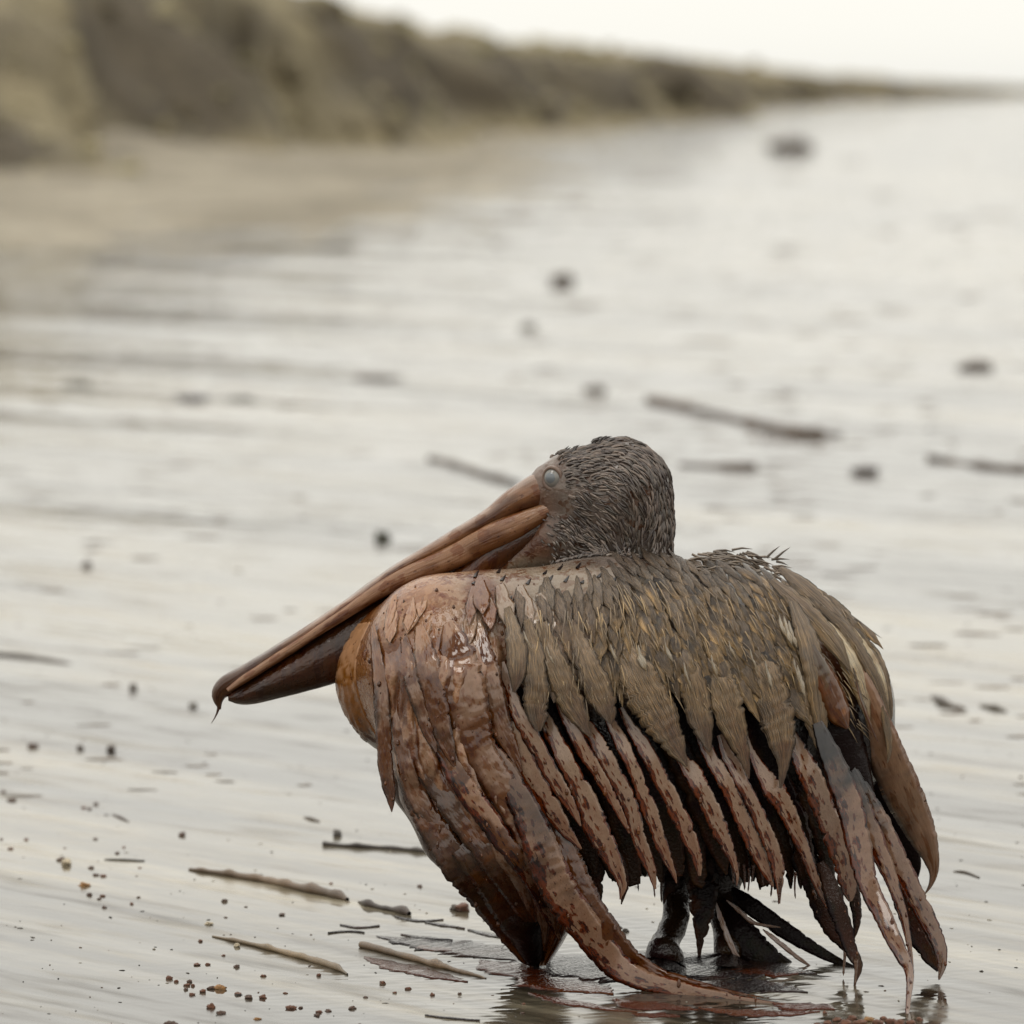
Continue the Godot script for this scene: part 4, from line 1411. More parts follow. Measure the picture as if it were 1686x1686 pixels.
func build_head_feathers(pel: Node3D) -> void:
	# wet strands that lie back over the crown and curl down the neck
	var acc := Acc.new()
	var made := 0
	for tries in 2400:
		if made > 1350:
			break
		var px := rng.randf_range(905, 1108)
		var py := rng.randf_range(718, 928)
		var p := on_skin(P(px, py, rng.randf_range(-0.02, 0.048)), 0.0004)
		if absf(body_sdf(p)) > 0.004 or p.z < -0.018:
			continue
		px = MID + p.x * 2000.0
		if (px < 936 and py > 800 and py < 856) or (px < 885) or Vector2(px - 911, (py - 784) * 0.8).length() < 21.0:
			continue
		made += 1
		# flow: back from the bill over the crown, then down the nape; curls on the cheek
		var a := lerpf(8.0, 80.0, sstep(950, 1090, px)) + lerpf(-18.0, 30.0, sstep(740, 900, py)) + 38.0 * nz.get_noise_2d(px * 1.2, py * 1.2)
		var l := rng.randf_range(16, 36) / 2000.0 * lerpf(0.5, 1.0, sstep(900, 980, px))
		var ang := deg_to_rad(a)
		var curl := deg_to_rad(rng.randf_range(-40, 60))
		var thick := rng.randf_range(0.0007, 0.0015)
		var pts := []
		for q in 6:
			pts.append([p, lerpf(thick, 0.00012, pow(q / 5.0, 1.5))])
			p = on_skin(p + Vector3(cos(ang), -sin(ang), 0.0) * l / 5.0, 0.0004 + 0.0014 * sin((q + 1) / 5.0 * PI))
			ang += curl / 5.0
		var g := rng.randf()
		tube(acc, pts, mixc(Color(0.04, 0.03, 0.024), Color(0.16, 0.12, 0.095), g * g), 5, 0.0, 0.6)
	# spiky tufts along the forehead and crown
	for e in [[918, 752], [924, 749], [930, 745], [936, 741], [944, 738], [978, 724], [985, 722], [992, 721], [1000, 723], [1010, 726], [1030, 731], [1046, 738], [1062, 750], [1076, 764], [1086, 780], [1094, 797], [1100, 815], [1102, 833], [1101, 860], [1097, 885]]:
		for s in 4:
			var ox := rng.randf_range(-7, 7)
			var z := rng.randf_range(-0.012, 0.012)
			var up: float = lerpf(-62.0, 60.0, sstep(950, 1105, e[0]))
			var a := deg_to_rad(up + rng.randf_range(-15, 15))
			var l := rng.randf_range(9, 18)
			var q0 := Vector2(e[0] + ox, e[1] + 5.0)
			tube(acc, [[P(q0.x, q0.y, z), 0.0012], [P(q0.x + cos(a) * l * 0.5, q0.y + sin(a) * l * 0.5, z), 0.0009], [P(q0.x + cos(a + 0.3) * l, q0.y + sin(a + 0.3) * l, z), 0.0001]], Color(0.05, 0.042, 0.038), 5)
	var o := put("head_plumage", acc.mesh(), mat.strand, pel)
	o.set_meta("kind", "stuff")
	# ruffled mantle behind the head and loose spikes on the back
	acc = Acc.new()
	for s in 150:
		var px := rng.randf_range(1130, 1285)
		var py := rng.randf_range(898, 935) + absf(px - 1200) * 0.12
		var z := body_z(px, py + 14.0)
		if z < -0.5:
			continue
		var a := deg_to_rad(rng.randf_range(-14, 38) + (px - 1200) * 0.12)
		var l := rng.randf_range(18, 36)
		tube(acc, [[P(px, py + 6.0, z + 0.002), 0.0011], [P(px + cos(a) * l * 0.5, py + 6.0 + sin(a) * l * 0.5, z + 0.0035), 0.0009], [P(px + cos(a + 0.15) * l, py + 6.0 + sin(a + 0.15) * l, z + 0.002), 0.0001]], mixc(SLATE * 0.3, SLATE * 0.8, rng.randf()), 5)
	for e in [[1262, 918, 1284, 899], [1276, 920, 1301, 901], [1270, 921, 1300, 921], [1278, 924, 1298, 931], [1405, 1020, 1452, 1051], [1398, 1012, 1436, 1040], [1440, 1085, 1458, 1098]]:
		var z := -0.03
		tube(acc, [[P(e[0], e[1], z), 0.0012], [P((e[0] + e[2]) * 0.5, (e[1] + e[3]) * 0.5 - 1.0, z), 0.0009], [P(e[2], e[3], z), 0.0001]], SLATE * 0.4, 5)
	for s in 520:
		var px := rng.randf_range(880, 1420)
		var py := rng.randf_range(955, 1150) + maxf(0.0, px - 1250.0) * 0.3
		var z := body_z(px, py)
		if z < -0.5 or (px < 1000 and py < 1000):
			continue
		var a := deg_to_rad(flow(px, py) + rng.randf_range(-16, 16))
		var l := rng.randf_range(16, 40)
		var up := 0.0085 + rng.randf() * 0.003
		var col := mixc(SLATE * 0.5, TAN * 0.9, rng.randf() * rng.randf() + 0.1)
		tube(acc, [[P(px, py, wing_z(px, py) + up - 0.004), 0.00035], [P(px + cos(a) * l * 0.5, py + sin(a) * l * 0.5, wing_z(px + cos(a) * l * 0.5, py + sin(a) * l * 0.5) + up), 0.00045], [P(px + cos(a + 0.05) * l, py + sin(a + 0.05) * l, wing_z(px + cos(a) * l, py + sin(a) * l) + up - 0.001), 0.0001]], col, 4)
	for e in [[782, 951], [779, 963], [820, 944], [826, 957], [896, 945], [920, 938], [950, 935], [930, 958], [800, 985], [838, 990], [892, 976], [958, 960], [985, 950], [1010, 956], [868, 962], [905, 955]]:  # dark wedges painting the shaded slits between matted feathers
		var l := rng.randf_range(5, 11)
		var pp := []
		for s in 4:
			var sx: float = e[0] + s * l * 0.22
			var sy: float = e[1] - s * l * 0.35
			pp.append([on_skin(P(sx, sy, body_z(sx, sy)), 0.0003), [0.0018, 0.0016, 0.0009, 0.0002][s]])
		tube(acc, pp, TAR, 5, 0.0, 0.5)
	o = put("back_plumage", acc.mesh(), mat.strand, pel)
	o.set_meta("kind", "stuff")

func build_legs(pel: Node3D) -> void:
	var legs := [
		[[1122, 1430, 30, -0.03], [1114, 1480, 27, -0.02], [1106, 1530, 27, 0.0], [1098, 1566, 31, 0.02], [1092, 1590, 36, 0.03]],
		[[1196, 1440, 30, -0.03], [1192, 1490, 24, -0.02], [1194, 1540, 20, 0.0], [1198, 1575, 22, 0.01], [1200, 1592, 24, 0.015]],
	]
	for l in legs:
		var a := Acc.new()
		var pts := []
		for e in spline(l, 8.0):
			pts.append([P(e[0], e[1], e[3]), e[2] / 2000.0 * 0.9])
		tube(a, pts, TAR, 14, 0.5, 0.8, UMBER * 0.6)
		var o := put("leg", a.mesh(), mat.tar, pel)
		# webbed foot: three toes with a skin between them, flat on the sand
		a = Acc.new()
		var heel: Vector3 = pts[-1][0]
		heel.y = ground_y(heel.x, heel.z) + 0.004
		var fan := PackedVector3Array()
		var fc := PackedColorArray()
		var fu := PackedVector2Array()
		for r in 6:
			for j in 13:
				var an := deg_to_rad(lerpf(200.0, 290.0, j / 12.0))
				var toe := 0.055 * (1.0 - 0.22 * absf(sin(j / 12.0 * PI * 2.0)))
				var q := heel + Vector3(cos(an), 0, -sin(an)) * toe * r / 5.0
				q.y = ground_y(q.x, q.z) + 0.003 + 0.004 * (1.0 - r / 5.0) + 0.002 * absf(cos(j / 12.0 * PI * 2.0))
				fan.append(q)
				fc.append(TAR)
				fu.append(Vector2(j / 12.0, r / 5.0))
		sheet(a, fan, fc, fu, 6, 13)
		put("webbed_foot", a.mesh(), mat.tar, o)
	# a soaked tail of feathers that hangs between the legs
	put("tail_feather", feather([[1150, 1400, 50, 0.0], [1156, 1450, 52, 0.01], [1157, 1490, 44, 0.015], [1155, 1525, 26, 0.02], [1152, 1555, 11, 0.022], [1151, 1580, 4, 0.024]], 0.0, {"seed": 91.0, "base": TAR, "tip": mixc(TAR, UMBER, 0.5), "rim": UMBER, "ragged": 0.1}), mat.crude, pel)
	put("tail_feather", feather([[1112, 1410, 60, -0.01], [1108, 1450, 40, 0.0], [1097, 1470, 12, 0.0], [1093, 1488, 3, 0.0]], 0.0, {"seed": 92.0, "base": TAR, "tip": UMBER, "rim": TAR, "ragged": 0.1}), mat.crude, pel)

# ---------------------------------------------------------------- what lies on the sand
func stick(called: String, pts: Array, col: Color, knots: int, label: String, category: String, group := "", sink := 0.3) -> void:
	var a := Acc.new()
	var sp := spline(pts, 6.0)
	var rows := []
	var o := G(pts[0][0], pts[0][1])
	for r in sp.size():
		var p := G(sp[r][0], sp[r][1])
		var rad: float = maxf(0.3, sp[r][2]) * 0.42 * unit(p)
		var v := float(r) / (sp.size() - 1)
		var kn := 0.0
		for q in knots:
			kn += exp(-pow((v - (q + 0.6) / knots) * sp.size() / 1.3, 2.0))
		rad *= 1.0 + 0.45 * kn + 0.15 * nz.get_noise_1d(r * 9.0 + pts[0][0])
		p.y += rad * (1.0 - sink)
		rows.append([p - o, rad])
	tube(a, rows, col, 9, 0.35, 1.0, col * 0.45)
	var m := put(called, a.mesh(), mat.reed)
	m.position = o
	tag(m, label, category, group)

var lumps: Array = []

func make_lumps() -> void:
	for s in 5:
		var a := Acc.new()
		var rings := []
		var cs := []
		var us := []
		for r in 9:
			var th := PI * r / 8.0
			var ring := PackedVector3Array()
			var rc := PackedColorArray()
			var ru := PackedVector2Array()
			for j in 13:
				var ph := -TAU * j / 12.0
				var d := Vector3(sin(th) * cos(ph), -cos(th), sin(th) * sin(ph))
				var q := d * (1.0 + 0.6 * nz.get_noise_3dv(d * 45.0 + Vector3.ONE * s * 77.0) + 0.12 * nf.get_noise_3dv(d * 60.0 + Vector3.ONE * s * 9.0))
				if j < 12:
					ring.append(q * Vector3(1.0, 0.82, 0.9))
					rc.append(Color(1, 1, 1) * (0.8 + 0.4 * nf.get_noise_3dv(q * 40.0)))
				ru.append(Vector2(j / 12.0, r / 8.0))
			rings.append(ring)
			cs.append(rc)
			us.append(ru)
		loft(a, rings, cs, us)
		lumps.append(a.mesh())

func lump(called: String, px: float, py: float, r: float, material: Material, label: String, category: String, group := "", squash := 1.0) -> MeshInstance3D:
	var p := G(px, py)
	var m := put(called, lumps[rng.randi() % lumps.size()], material)
	var rr := r * unit(p)
	m.position = p + Vector3(0, rr * 0.45 * squash, 0)
	m.rotation.y = rng.randf() * TAU
	m.scale = Vector3(rr, rr * squash, rr)
	if called == "tar_ball":
		m.position.y -= rr * 0.25
		m.scale = Vector3(rr * rng.randf_range(0.75, 1.5), rr * rng.randf_range(0.55, 0.95), rr * rng.randf_range(0.8, 1.2))
	if called == "weed_clump":
		m.rotation.y = rng.randf_range(-0.4, 0.4)
		m.scale = Vector3(rr * 1.5, rr * squash * 0.9, rr * 1.2)
	tag(m, label, category, group)
	return m

func tint(called: String, c: Color, rough := 0.5) -> StandardMaterial3D:
	var m := std(called, rough)
	m.albedo_color = c.linear_to_srgb()
	bump(m, tex.grain, 0.06)
	triplanar(m, 40.0)
	return m

func oil_patch(pts: Array, col: Color, label: String, fat := 0.0035, dome := 0.0007) -> void:
	# an irregular film of crude: outline from [x, y, half width along the view], low dome
	var a := Acc.new()
	var sp := spline(pts, 7.0)
	var o := G(pts[0][0], pts[0][1])
	var rings := []
	var cs := []
	var us := []
	for r in sp.size():
		var p := G(sp[r][0], sp[r][1])
		var v := float(r) / (sp.size() - 1)
		var half: float = sp[r][2] * sqrt(maxf(0.0, sin(PI * clampf(v, 0.0, 1.0)))) * fat * (1.0 + 0.5 * nf.get_noise_2d(r * 14.0, sp[r][0]))
		half = maxf(half, 0.0004)
		var q := G(sp[mini(r + 1, sp.size() - 1)][0], sp[mini(r + 1, sp.size() - 1)][1]) - G(sp[maxi(r - 1, 0)][0], sp[maxi(r - 1, 0)][1])
		q.y = 0.0
		var t := q.normalized()
		var s := Vector3.UP.cross(t).normalized()
		var ring := PackedVector3Array()
		var rc := PackedColorArray()
		var ru := PackedVector2Array()
		for j in 8:
			var an := PI - TAU * j / 7.0
			var w := p + s * cos(an) * half
			w.y = ground_y(w.x, w.z) + 0.0003 + (dome * maxf(0.0, sin(an)) if sin(an) > 0.0 else -0.003)
			if j < 7:
				ring.append(w - o)
				rc.append(mixc(col, RUST, 0.4 * nz.get_noise_2d(w.x * 900.0, w.z * 300.0)))
			ru.append(Vector2(j / 7.0, v))
		rings.append(ring)
		cs.append(rc)
		us.append(ru)
	loft(a, rings, cs, us)
	var m := put("oil_patch", a.mesh(), mat.film)
	m.position = o
	tag(m, label, "oil patch")

func build_litter() -> void:
	var straw := Color(0.36, 0.27, 0.16)
	var grey := Color(0.20, 0.155, 0.12)
	var dark := Color(0.055, 0.045, 0.04)
	stick("reed_stem", [[312, 1432, 5], [360, 1440, 11], [430, 1452, 13], [500, 1467, 15], [550, 1478, 16], [572, 1484, 8]], Color(0.27, 0.19, 0.12), 6, "long jointed brown reed stem on the wet sand left of the pelican's breast", "reed", "reeds and sticks washed up on the sand")
	stick("reed_stem", [[590, 1486, 3], [605, 1492, 12], [630, 1498, 8], [655, 1503, 14], [674, 1508, 10]], Color(0.10, 0.07, 0.05), 3, "short dark gnarled reed end lying just beyond the tip of the long reed", "reed", "reeds and sticks washed up on the sand")
	stick("reed_stem", [[350, 1540, 3], [390, 1549, 8], [440, 1560, 10], [500, 1576, 12], [550, 1591, 12], [572, 1601, 4]], straw, 4, "pale straw coloured reed with dark joints above the cluster of tar balls", "reed", "reeds and sticks washed up on the sand")
	stick("reed_stem", [[595, 1556, 15], [640, 1567, 15], [700, 1582, 13], [760, 1597, 9], [800, 1606, 3]], Color(0.34, 0.24, 0.15), 1, "pale broken reed with a cut end lying in the oil beside the pelican's wing tip", "reed", "reeds and sticks washed up on the sand")
	stick("driftwood_stick", [[533, 1395, 11], [560, 1397, 9], [620, 1400, 9], [680, 1405, 9], [722, 1410, 6]], Color(0.075, 0.058, 0.045), 2, "dark thin stick lying behind the pelican's drooping wing feathers", "stick", "reeds and sticks washed up on the sand")
	stick("driftwood_stick", [[708, 757, 11], [750, 768, 10], [800, 783, 11], [850, 797, 11]], grey, 2, "grey stick pointing at the pelican's forehead behind the bill", "stick", "reeds and sticks washed up on the sand")
	stick("driftwood_branch", [[1068, 662, 16], [1090, 668, 18], [1150, 682, 13], [1220, 697, 12], [1300, 711, 17], [1340, 713, 12], [1385, 716, 8]], Color(0.24, 0.18, 0.14), 3, "long blurred driftwood branch lying beyond the pelican's head", "branch", "reeds and sticks washed up on the sand")
	stick("driftwood_stick", [[1120, 766, 7], [1180, 770, 10], [1245, 770, 15]], Color(0.24, 0.19, 0.155), 1, "short blurred stick to the right of the pelican's head", "stick", "reeds and sticks washed up on the sand")
	stick("driftwood_stick", [[1530, 757, 12], [1580, 764, 6], [1600, 768, 10], [1640, 774, 13], [1700, 778, 8]], Color(0.24, 0.19, 0.15), 3, "blurred brown stick running out of the right edge of the picture", "stick", "reeds and sticks washed up on the sand")
	stick("driftwood_stick", [[-30, 1077, 8], [30, 1081, 10], [80, 1088, 8], [118, 1094, 2]], Color(0.13, 0.11, 0.095), 0, "thin grey stick at the left edge level with the bill tip", "stick", "reeds and sticks washed up on the sand", 0.6)
	stick("twig", [[1535, 1143, 6], [1550, 1152, 11], [1572, 1160, 7], [1590, 1163, 3]], Color(0.15, 0.12, 0.09), 2, "short blurred twig on the sand just right of the far wing", "twig")
	stick("twig", [[1615, 1158, 5], [1635, 1162, 8], [1656, 1168, 5]], Color(0.17, 0.14, 0.09), 1, "small olive twig near the right edge beyond the far wing", "twig")
	stick("twig", [[172, 1415, 2], [200, 1416, 5], [238, 1417, 3]], dark, 0, "flat dark twig among the tar balls at left", "twig")
	stick("twig", [[500, 1349, 2], [512, 1352, 6], [526, 1356, 3]], grey, 0, "little grey twig on bare sand below the bill", "twig")
	stick("twig", [[185, 1343, 2], [198, 1348, 5], [212, 1355, 2]], Color(0.17, 0.11, 0.08), 0, "little brown twig above the long reed at left", "twig")
	stick("twig", [[1570, 1436, 2], [1590, 1438, 5], [1612, 1446, 3]], Color(0.2, 0.16, 0.13), 0, "thin brown twig beyond the far wing's hanging tip", "twig")
	var m_dark := tint("dark_weed", Color(0.115, 0.09, 0.072), 0.5)
	var m_olive := tint("olive_weed", Color(0.06, 0.06, 0.035))
	var m_rust := tint("rust_tar", Color(0.17, 0.065, 0.03), 0.35)
	var m_brown := tint("brown_tar", Color(0.10, 0.05, 0.03), 0.35)
	var m_amber := tint("amber_tar", Color(0.38, 0.19, 0.06), 0.4)
	var m_shell := tint("shell", Color(0.62, 0.52, 0.36))
	# distant clumps
	lump("weed_clump", 1303, 250, 28, m_dark, "dark blurred weed clump far off at the upper right", "weed clump", "", 0.65)
	lump("weed_clump", 925, 464, 13, m_dark, "round dark weed clump in the middle distance above the head", "weed clump")
	lump("weed_clump", 869, 541, 9, tint("grey_weed", Color(0.16, 0.15, 0.12)), "faint grey weed clump below the round dark one", "weed clump")
	lump("weed_clump", 1605, 608, 20, m_dark, "dark ragged weed clump at the right edge in the middle distance", "weed clump", "", 0.6)
	lump("weed_clump", 978, 643, 13, m_dark, "small dark weed clump just left of the driftwood branch", "weed clump", "", 0.5)
	lump("weed_clump", 1423, 777, 17, tint("brown_weed", Color(0.085, 0.065, 0.055)), "dark flat weed clump right of the pelican's head", "weed clump", "", 0.5)
	lump("weed_clump", 616, 627, 30, tint("pale_weed", Color(0.14, 0.115, 0.10)), "flat brown weed clump in the middle distance left of the head", "weed clump", "", 0.22)
	lump("weed_clump", 318, 662, 19, tint("mauve_weed", Color(0.13, 0.12, 0.14)), "purplish flat weed clump in the left middle distance", "weed clump", "", 0.35)
	lump("weed_clump", 393, 659, 16, m_olive, "flat olive weed clump right of the purplish one", "weed clump", "", 0.25)
	lump("weed_clump", 125, 636, 18, m_olive, "flat olive weed clump at far left in the middle distance", "weed clump", "", 0.25)
	lump("pebble", 629, 892, 15, m_olive, "dark green pebble on the sand above the bill", "pebble", "", 0.75)
	lump("pebble", 143, 929, 8, m_dark, "small dark pebble at left above the bill tip", "pebble")
	lump("pebble", 219, 1134, 7, m_dark, "small dark pebble left of the bill tip", "pebble")
	lump("pebble", 318, 1165, 7, tint("pale_pebble", Color(0.22, 0.2, 0.17)), "pale small pebble just left of the bill's oil drip", "pebble")
	lump("pebble", 183, 1239, 8, m_dark, "right one of a pair of dark pebbles below the bill tip's level", "pebble")
	lump("pebble", 132, 1236, 6, m_dark, "left one of a pair of dark pebbles below the bill tip's level", "pebble")
	lump("pebble", 54, 1232, 10, m_brown, "flat brown pebble near the left edge", "pebble", "", 0.5)
	lump("pebble", 555, 1378, 8, tint("grey_pebble", Color(0.13, 0.115, 0.10)), "grey pebble just above the dark thin stick", "pebble")
	lump("shell", 109, 1424, 9, m_shell, "cream broken shell among the tar balls at left", "shell", "", 0.9)
	lump("shell", 344, 1520, 7, m_shell, "small white shell between the two long reeds", "shell", "", 0.5)
	lump("shell", 390, 1556, 5, m_shell, "tiny white shell against the straw coloured reed", "shell")
	lump("oil_clump", 762, 1502, 13, m_rust, "rusty oil clump on the sand beside the hanging wing drip", "oil clump", "", 0.8)
	lump("oil_clump", 748, 1500, 7, m_dark, "small black oil clump left of the rusty one", "oil clump")
	lump("oil_clump", 1015, 1535, 9, m_dark, "black oil clump in the water behind the trailing feather", "oil clump", "", 0.8)
	lump("oil_clump", 1030, 1536, 6, m_dark, "tiny black oil clump right of a bigger one behind the trailing feather", "oil clump", "", 0.7)
	# tar balls in loose clusters
	var near_cluster := [[279, 1606, 9], [290, 1612, 7], [312, 1611, 9], [308, 1618, 8], [318, 1619, 7], [306, 1626, 7], [316, 1634, 8], [334, 1629, 9], [348, 1622, 10], [363, 1621, 12], [392, 1632, 9], [409, 1638, 11], [433, 1637, 10], [347, 1652, 13], [364, 1663, 10], [324, 1584, 9], [342, 1584, 7], [390, 1586, 9], [368, 1568, 6], [434, 1602, 8], [282, 1684, 16], [330, 1545, 6], [525, 1600, 7], [424, 1674, 7]]
	var q := 0
	for e in near_cluster:
		q += 1
		lump("tar_ball", e[0], e[1] + e[2] * 0.5, e[2] * 0.62, m_amber if q in [10, 24] else (m_rust if q % 3 else m_brown), {1: "leftmost tar ball of the loose cluster below the reeds", 10: "amber tar ball shining in the loose cluster below the reeds", 14: "largest tar ball at the foot of the cluster below the reeds", 15: "dark tar ball lowest of the main cluster below the reeds", 19: "tar ball close above the cluster, right under the straw reed", 20: "lone tar ball right of the cluster, below the straw reed's middle", 21: "big brown tar ball cut by the bottom edge at left", 22: "little tar ball just left of the straw reed's thin end", 23: "tar ball close below the straw reed's right end"}.get(q) if q in [1, 10, 14, 15, 19, 20, 21, 22, 23] else "rust-brown tar ball in the loose cluster below the reeds", "tar ball", "tar balls in the cluster below the reeds")
	var left := [[6, 1303, 8], [20, 1315, 10], [138, 1329, 6], [147, 1331, 6], [158, 1323, 7], [43, 1378, 7], [2, 1378, 6], [157, 1379, 6], [17, 1394, 8], [101, 1412, 9], [193, 1401, 7], [204, 1393, 5], [150, 1425, 9], [158, 1437, 8], [170, 1438, 9], [139, 1452, 12], [147, 1469, 8], [169, 1470, 9], [163, 1476, 7], [172, 1489, 8], [217, 1484, 7], [228, 1474, 6], [300, 1372, 11], [230, 1427, 4], [370, 1479, 9], [464, 1501, 9], [545, 1453, 6], [691, 1457, 9], [405, 1490, 5]]
	q = 0
	for e in left:
		q += 1
		lump("tar_ball", e[0], e[1] + e[2] * 0.5, e[2] * 0.6, m_amber if q in [16] else (m_brown if q % 3 else m_rust), {2: "tar ball highest at the left edge of the sand", 16: "amber tar ball among the scattered brown ones at left", 23: "flat brown tar ball alone above the long reed's thin end", 25: "tar ball alone just below the long reed's thin end", 26: "tar ball alone under the middle of the long reed", 27: "tar ball just above the gnarled reed end", 28: "grey-brown tar ball alone left of the hanging wing drip"}.get(q) if q in [2, 16, 23, 25, 26, 27, 28] else "brown tar ball scattered on the sand at left", "tar ball", "tar balls scattered at left", 0.8)
	var low := [[470, 1632, 5], [495, 1656, 7], [480, 1655, 12], [540, 1660, 9], [525, 1662, 9], [580, 1655, 10], [712, 1630, 9], [757, 1629, 7], [672, 1620, 8], [602, 1638, 6], [650, 1628, 7], [522, 1668, 8], [630, 1610, 11], [860, 1660, 6], [862, 1646, 6]]
	q = 0
	for e in low:
		q += 1
		lump("tar_ball", e[0], e[1] + e[2] * 0.4, e[2] * 0.6, m_rust if q % 2 else m_brown, {13: "flat red tar ball near the broken pale reed's lower side", 14: "rusty tar ball inside the wing's reflection at the bottom edge", 7: "pinkish tar ball below the end of the broken pale reed"}.get(q) if q in [7, 13, 14] else "small tar ball on the sand along the bottom edge left of the wing tip", "tar ball", "tar balls along the bottom edge", 0.8)
	q = 0
	for e in [[1362, 1684, 11], [1378, 1679, 11], [1392, 1684, 12], [1403, 1678, 11], [1416, 1685, 12], [1431, 1680, 12], [1446, 1685, 12], [1455, 1679, 9], [1468, 1684, 11], [1482, 1686, 11], [1500, 1686, 10], [1514, 1681, 9], [1347, 1688, 9], [1358, 1668, 7]]:
		q += 1
		lump("tar_ball", e[0], e[1] - 3.0, e[2] * 0.75, m_amber if q == 6 else m_rust, "yellowish tar ball on top of the pile under the hanging tail drip" if q == 6 else "leftmost knobbly tar ball standing up at the pile's end" if q == 14 else "red-brown tar ball in the pile under the hanging tail drip", "tar ball", "tar balls piled at the bottom edge")
	var streaks := MultiMesh.new()
	streaks.transform_format = MultiMesh.TRANSFORM_3D
	streaks.use_colors = true
	streaks.mesh = lumps[2]
	var where := []
	while where.size() < 330:
		var px := rng.randf_range(-40, 1730)
		var py := rng.randf_range(240, 1330)
		if rng.randf() < (0.5 if px < 800 else 1.0) * (0.5 + 0.9 * nz.get_noise_2d(px * 0.12, py * 0.4)):
			where.append(Vector2(px, py))
	streaks.instance_count = where.size()
	for e in where.size():
		var p := G(where[e].x, where[e].y)
		var u := unit(p)
		var long_ := rng.randf_range(8, 34) * u
		var b := Basis.from_euler(Vector3(0, deg_to_rad(rng.randf_range(-28, 6)), 0)) * Basis.from_scale(Vector3(long_, rng.randf_range(1.0, 3.0) * u, rng.randf_range(6, 16) * u))
		streaks.set_instance_transform(e, Transform3D(b, p))
		streaks.set_instance_color(e, mixc(Color(0.30, 0.25, 0.20), Color(0.13, 0.105, 0.08), rng.randf()))
	var wr := MultiMeshInstance3D.new()
	wr.name = "wrack_smears"
	wr.multimesh = streaks
	wr.material_override = mat.tar_ball
	add_child(wr)
	wr.set_meta("kind", "stuff")
	tag(wr, "faint brown smears of weed and oil residue over the far wet sand", "beach litter")
	# films of crude round the wing tip and feet; near-black ones also paint dark reflections
	var red := Color(0.055, 0.014, 0.006)
	var O := [
		[[600, 1572, 2], [660, 1588, 5], [720, 1602, 4], [770, 1612, 1]], [[790, 1578, 2], [830, 1588, 8], [870, 1600, 6], [905, 1612, 1]],
		[[850, 1600, 3], [900, 1612, 9], [960, 1622, 8], [1010, 1632, 2]], [[870, 1630, 1], [930, 1644, 3], [1000, 1656, 2], [1050, 1662, 1]],
		[[1010, 1640, 2], [1060, 1650, 6], [1110, 1654, 4], [1150, 1658, 1]], [[1040, 1664, 2], [1080, 1666, 4], [1120, 1668, 1]],
		[[1150, 1655, 1], [1220, 1662, 5], [1290, 1664, 4], [1350, 1662, 1]], [[690, 1555, 2], [715, 1560, 5], [745, 1564, 1]],
		[[1160, 1590, 2], [1220, 1600, 7], [1280, 1606, 5], [1330, 1604, 1]], [[1270, 1648, 1], [1310, 1654, 5], [1350, 1656, 4], [1375, 1660, 1]],
		[[560, 1522, 1], [590, 1526, 3], [625, 1524, 1]], [[700, 1520, 1], [730, 1524, 4], [765, 1530, 1]], [[540, 1535, 1], [575, 1532, 3], [600, 1535, 1]], [[650, 1510, 1], [690, 1517, 4], [730, 1516, 1]], [[700, 1670, 1], [740, 1674, 3], [790, 1678, 1]],
	]
	O += [[[985, 1562, 3], [1050, 1578, 18], [1120, 1588, 20], [1210, 1597, 18], [1290, 1602, 12], [1345, 1606, 2]], [[1120, 1612, 2], [1190, 1620, 8], [1260, 1626, 8], [1330, 1634, 2]], [[660, 1538, 2], [700, 1543, 5], [745, 1548, 1]], [[770, 1532, 1], [810, 1540, 6], [850, 1548, 1]]]
	O += [[[845, 1562, 3], [905, 1580, 15], [980, 1592, 19], [1060, 1600, 16], [1130, 1604, 4]], [[620, 1540, 2], [690, 1550, 7], [765, 1560, 9], [835, 1573, 8], [868, 1582, 2]]]
	var says := ["long thin dark oil streak beside the pale broken reed", "dark red oil patch left of the pelican's wing tip", "broad red-brown oil patch under the pelican's wrist", "thin red oil streak across the wing's reflection", "red oil patch under the middle of the trailing feather", "small red oil patch at the bottom edge below the trailing feather", "long red oil patch along the end of the trailing feather", "small red oil dab beside the cut end of the pale reed", "dark red oil patch under the trailing black feathers", "red oil dab at the very tip of the trailing feather", "small dark streak of oil and painted ripple reflection below the gnarled reed end", "dark streak of oil and painted ripple reflection below the hanging wing drip", "lower dark streak of oil and painted ripple reflection below the gnarled reed end", "dark streak of oil and painted ripple reflection right of the gnarled reed end", "brown oil streak at the bottom edge left of the wing tip", "broad black pool of oil and painted bird reflection round the pelican's feet", "dark film of oil and painted bird reflection between the trailing black feathers and the wing tip", "black film of oil and painted ripple reflection between the gnarled reed end and the pale broken reed", "black film of oil and painted ripple reflection at the foot of the drooping wing's front edge", "dark pool of oil and painted bird reflection between the wing's foot and the trailing feather", "long dark film of oil and painted bird reflection from the pale broken reed to the wing's foot"]
	for e in O.size():
		oil_patch(O[e], red if e < 10 else TAR * 1.5, says[e], 0.0035 if e < 10 or e in [15, 16, 19, 20] else 0.0013, 0.0007 if e < 10 or e in [15, 16, 19, 20] else 0.0011)
	# crumbs of bark and shell too small to tell apart
	var mm := MultiMesh.new()
	mm.transform_format = MultiMesh.TRANSFORM_3D
	mm.use_colors = true
	mm.mesh = lumps[0]
	var spots := []
	for s in 5200:
		var px := rng.randf_range(-60, 1750)
		var py := 1750.0 - 1250.0 * pow(rng.randf(), 1.3)
		var keep := 0.35 + 0.7 * nz.get_noise_2d(px * 0.35, py * 0.9)
		if px < 620 and py > 1380:
			keep += 0.22
		if rng.randf() > keep * 0.42:
			continue
		spots.append(Vector2(px, py))
	mm.instance_count = spots.size()
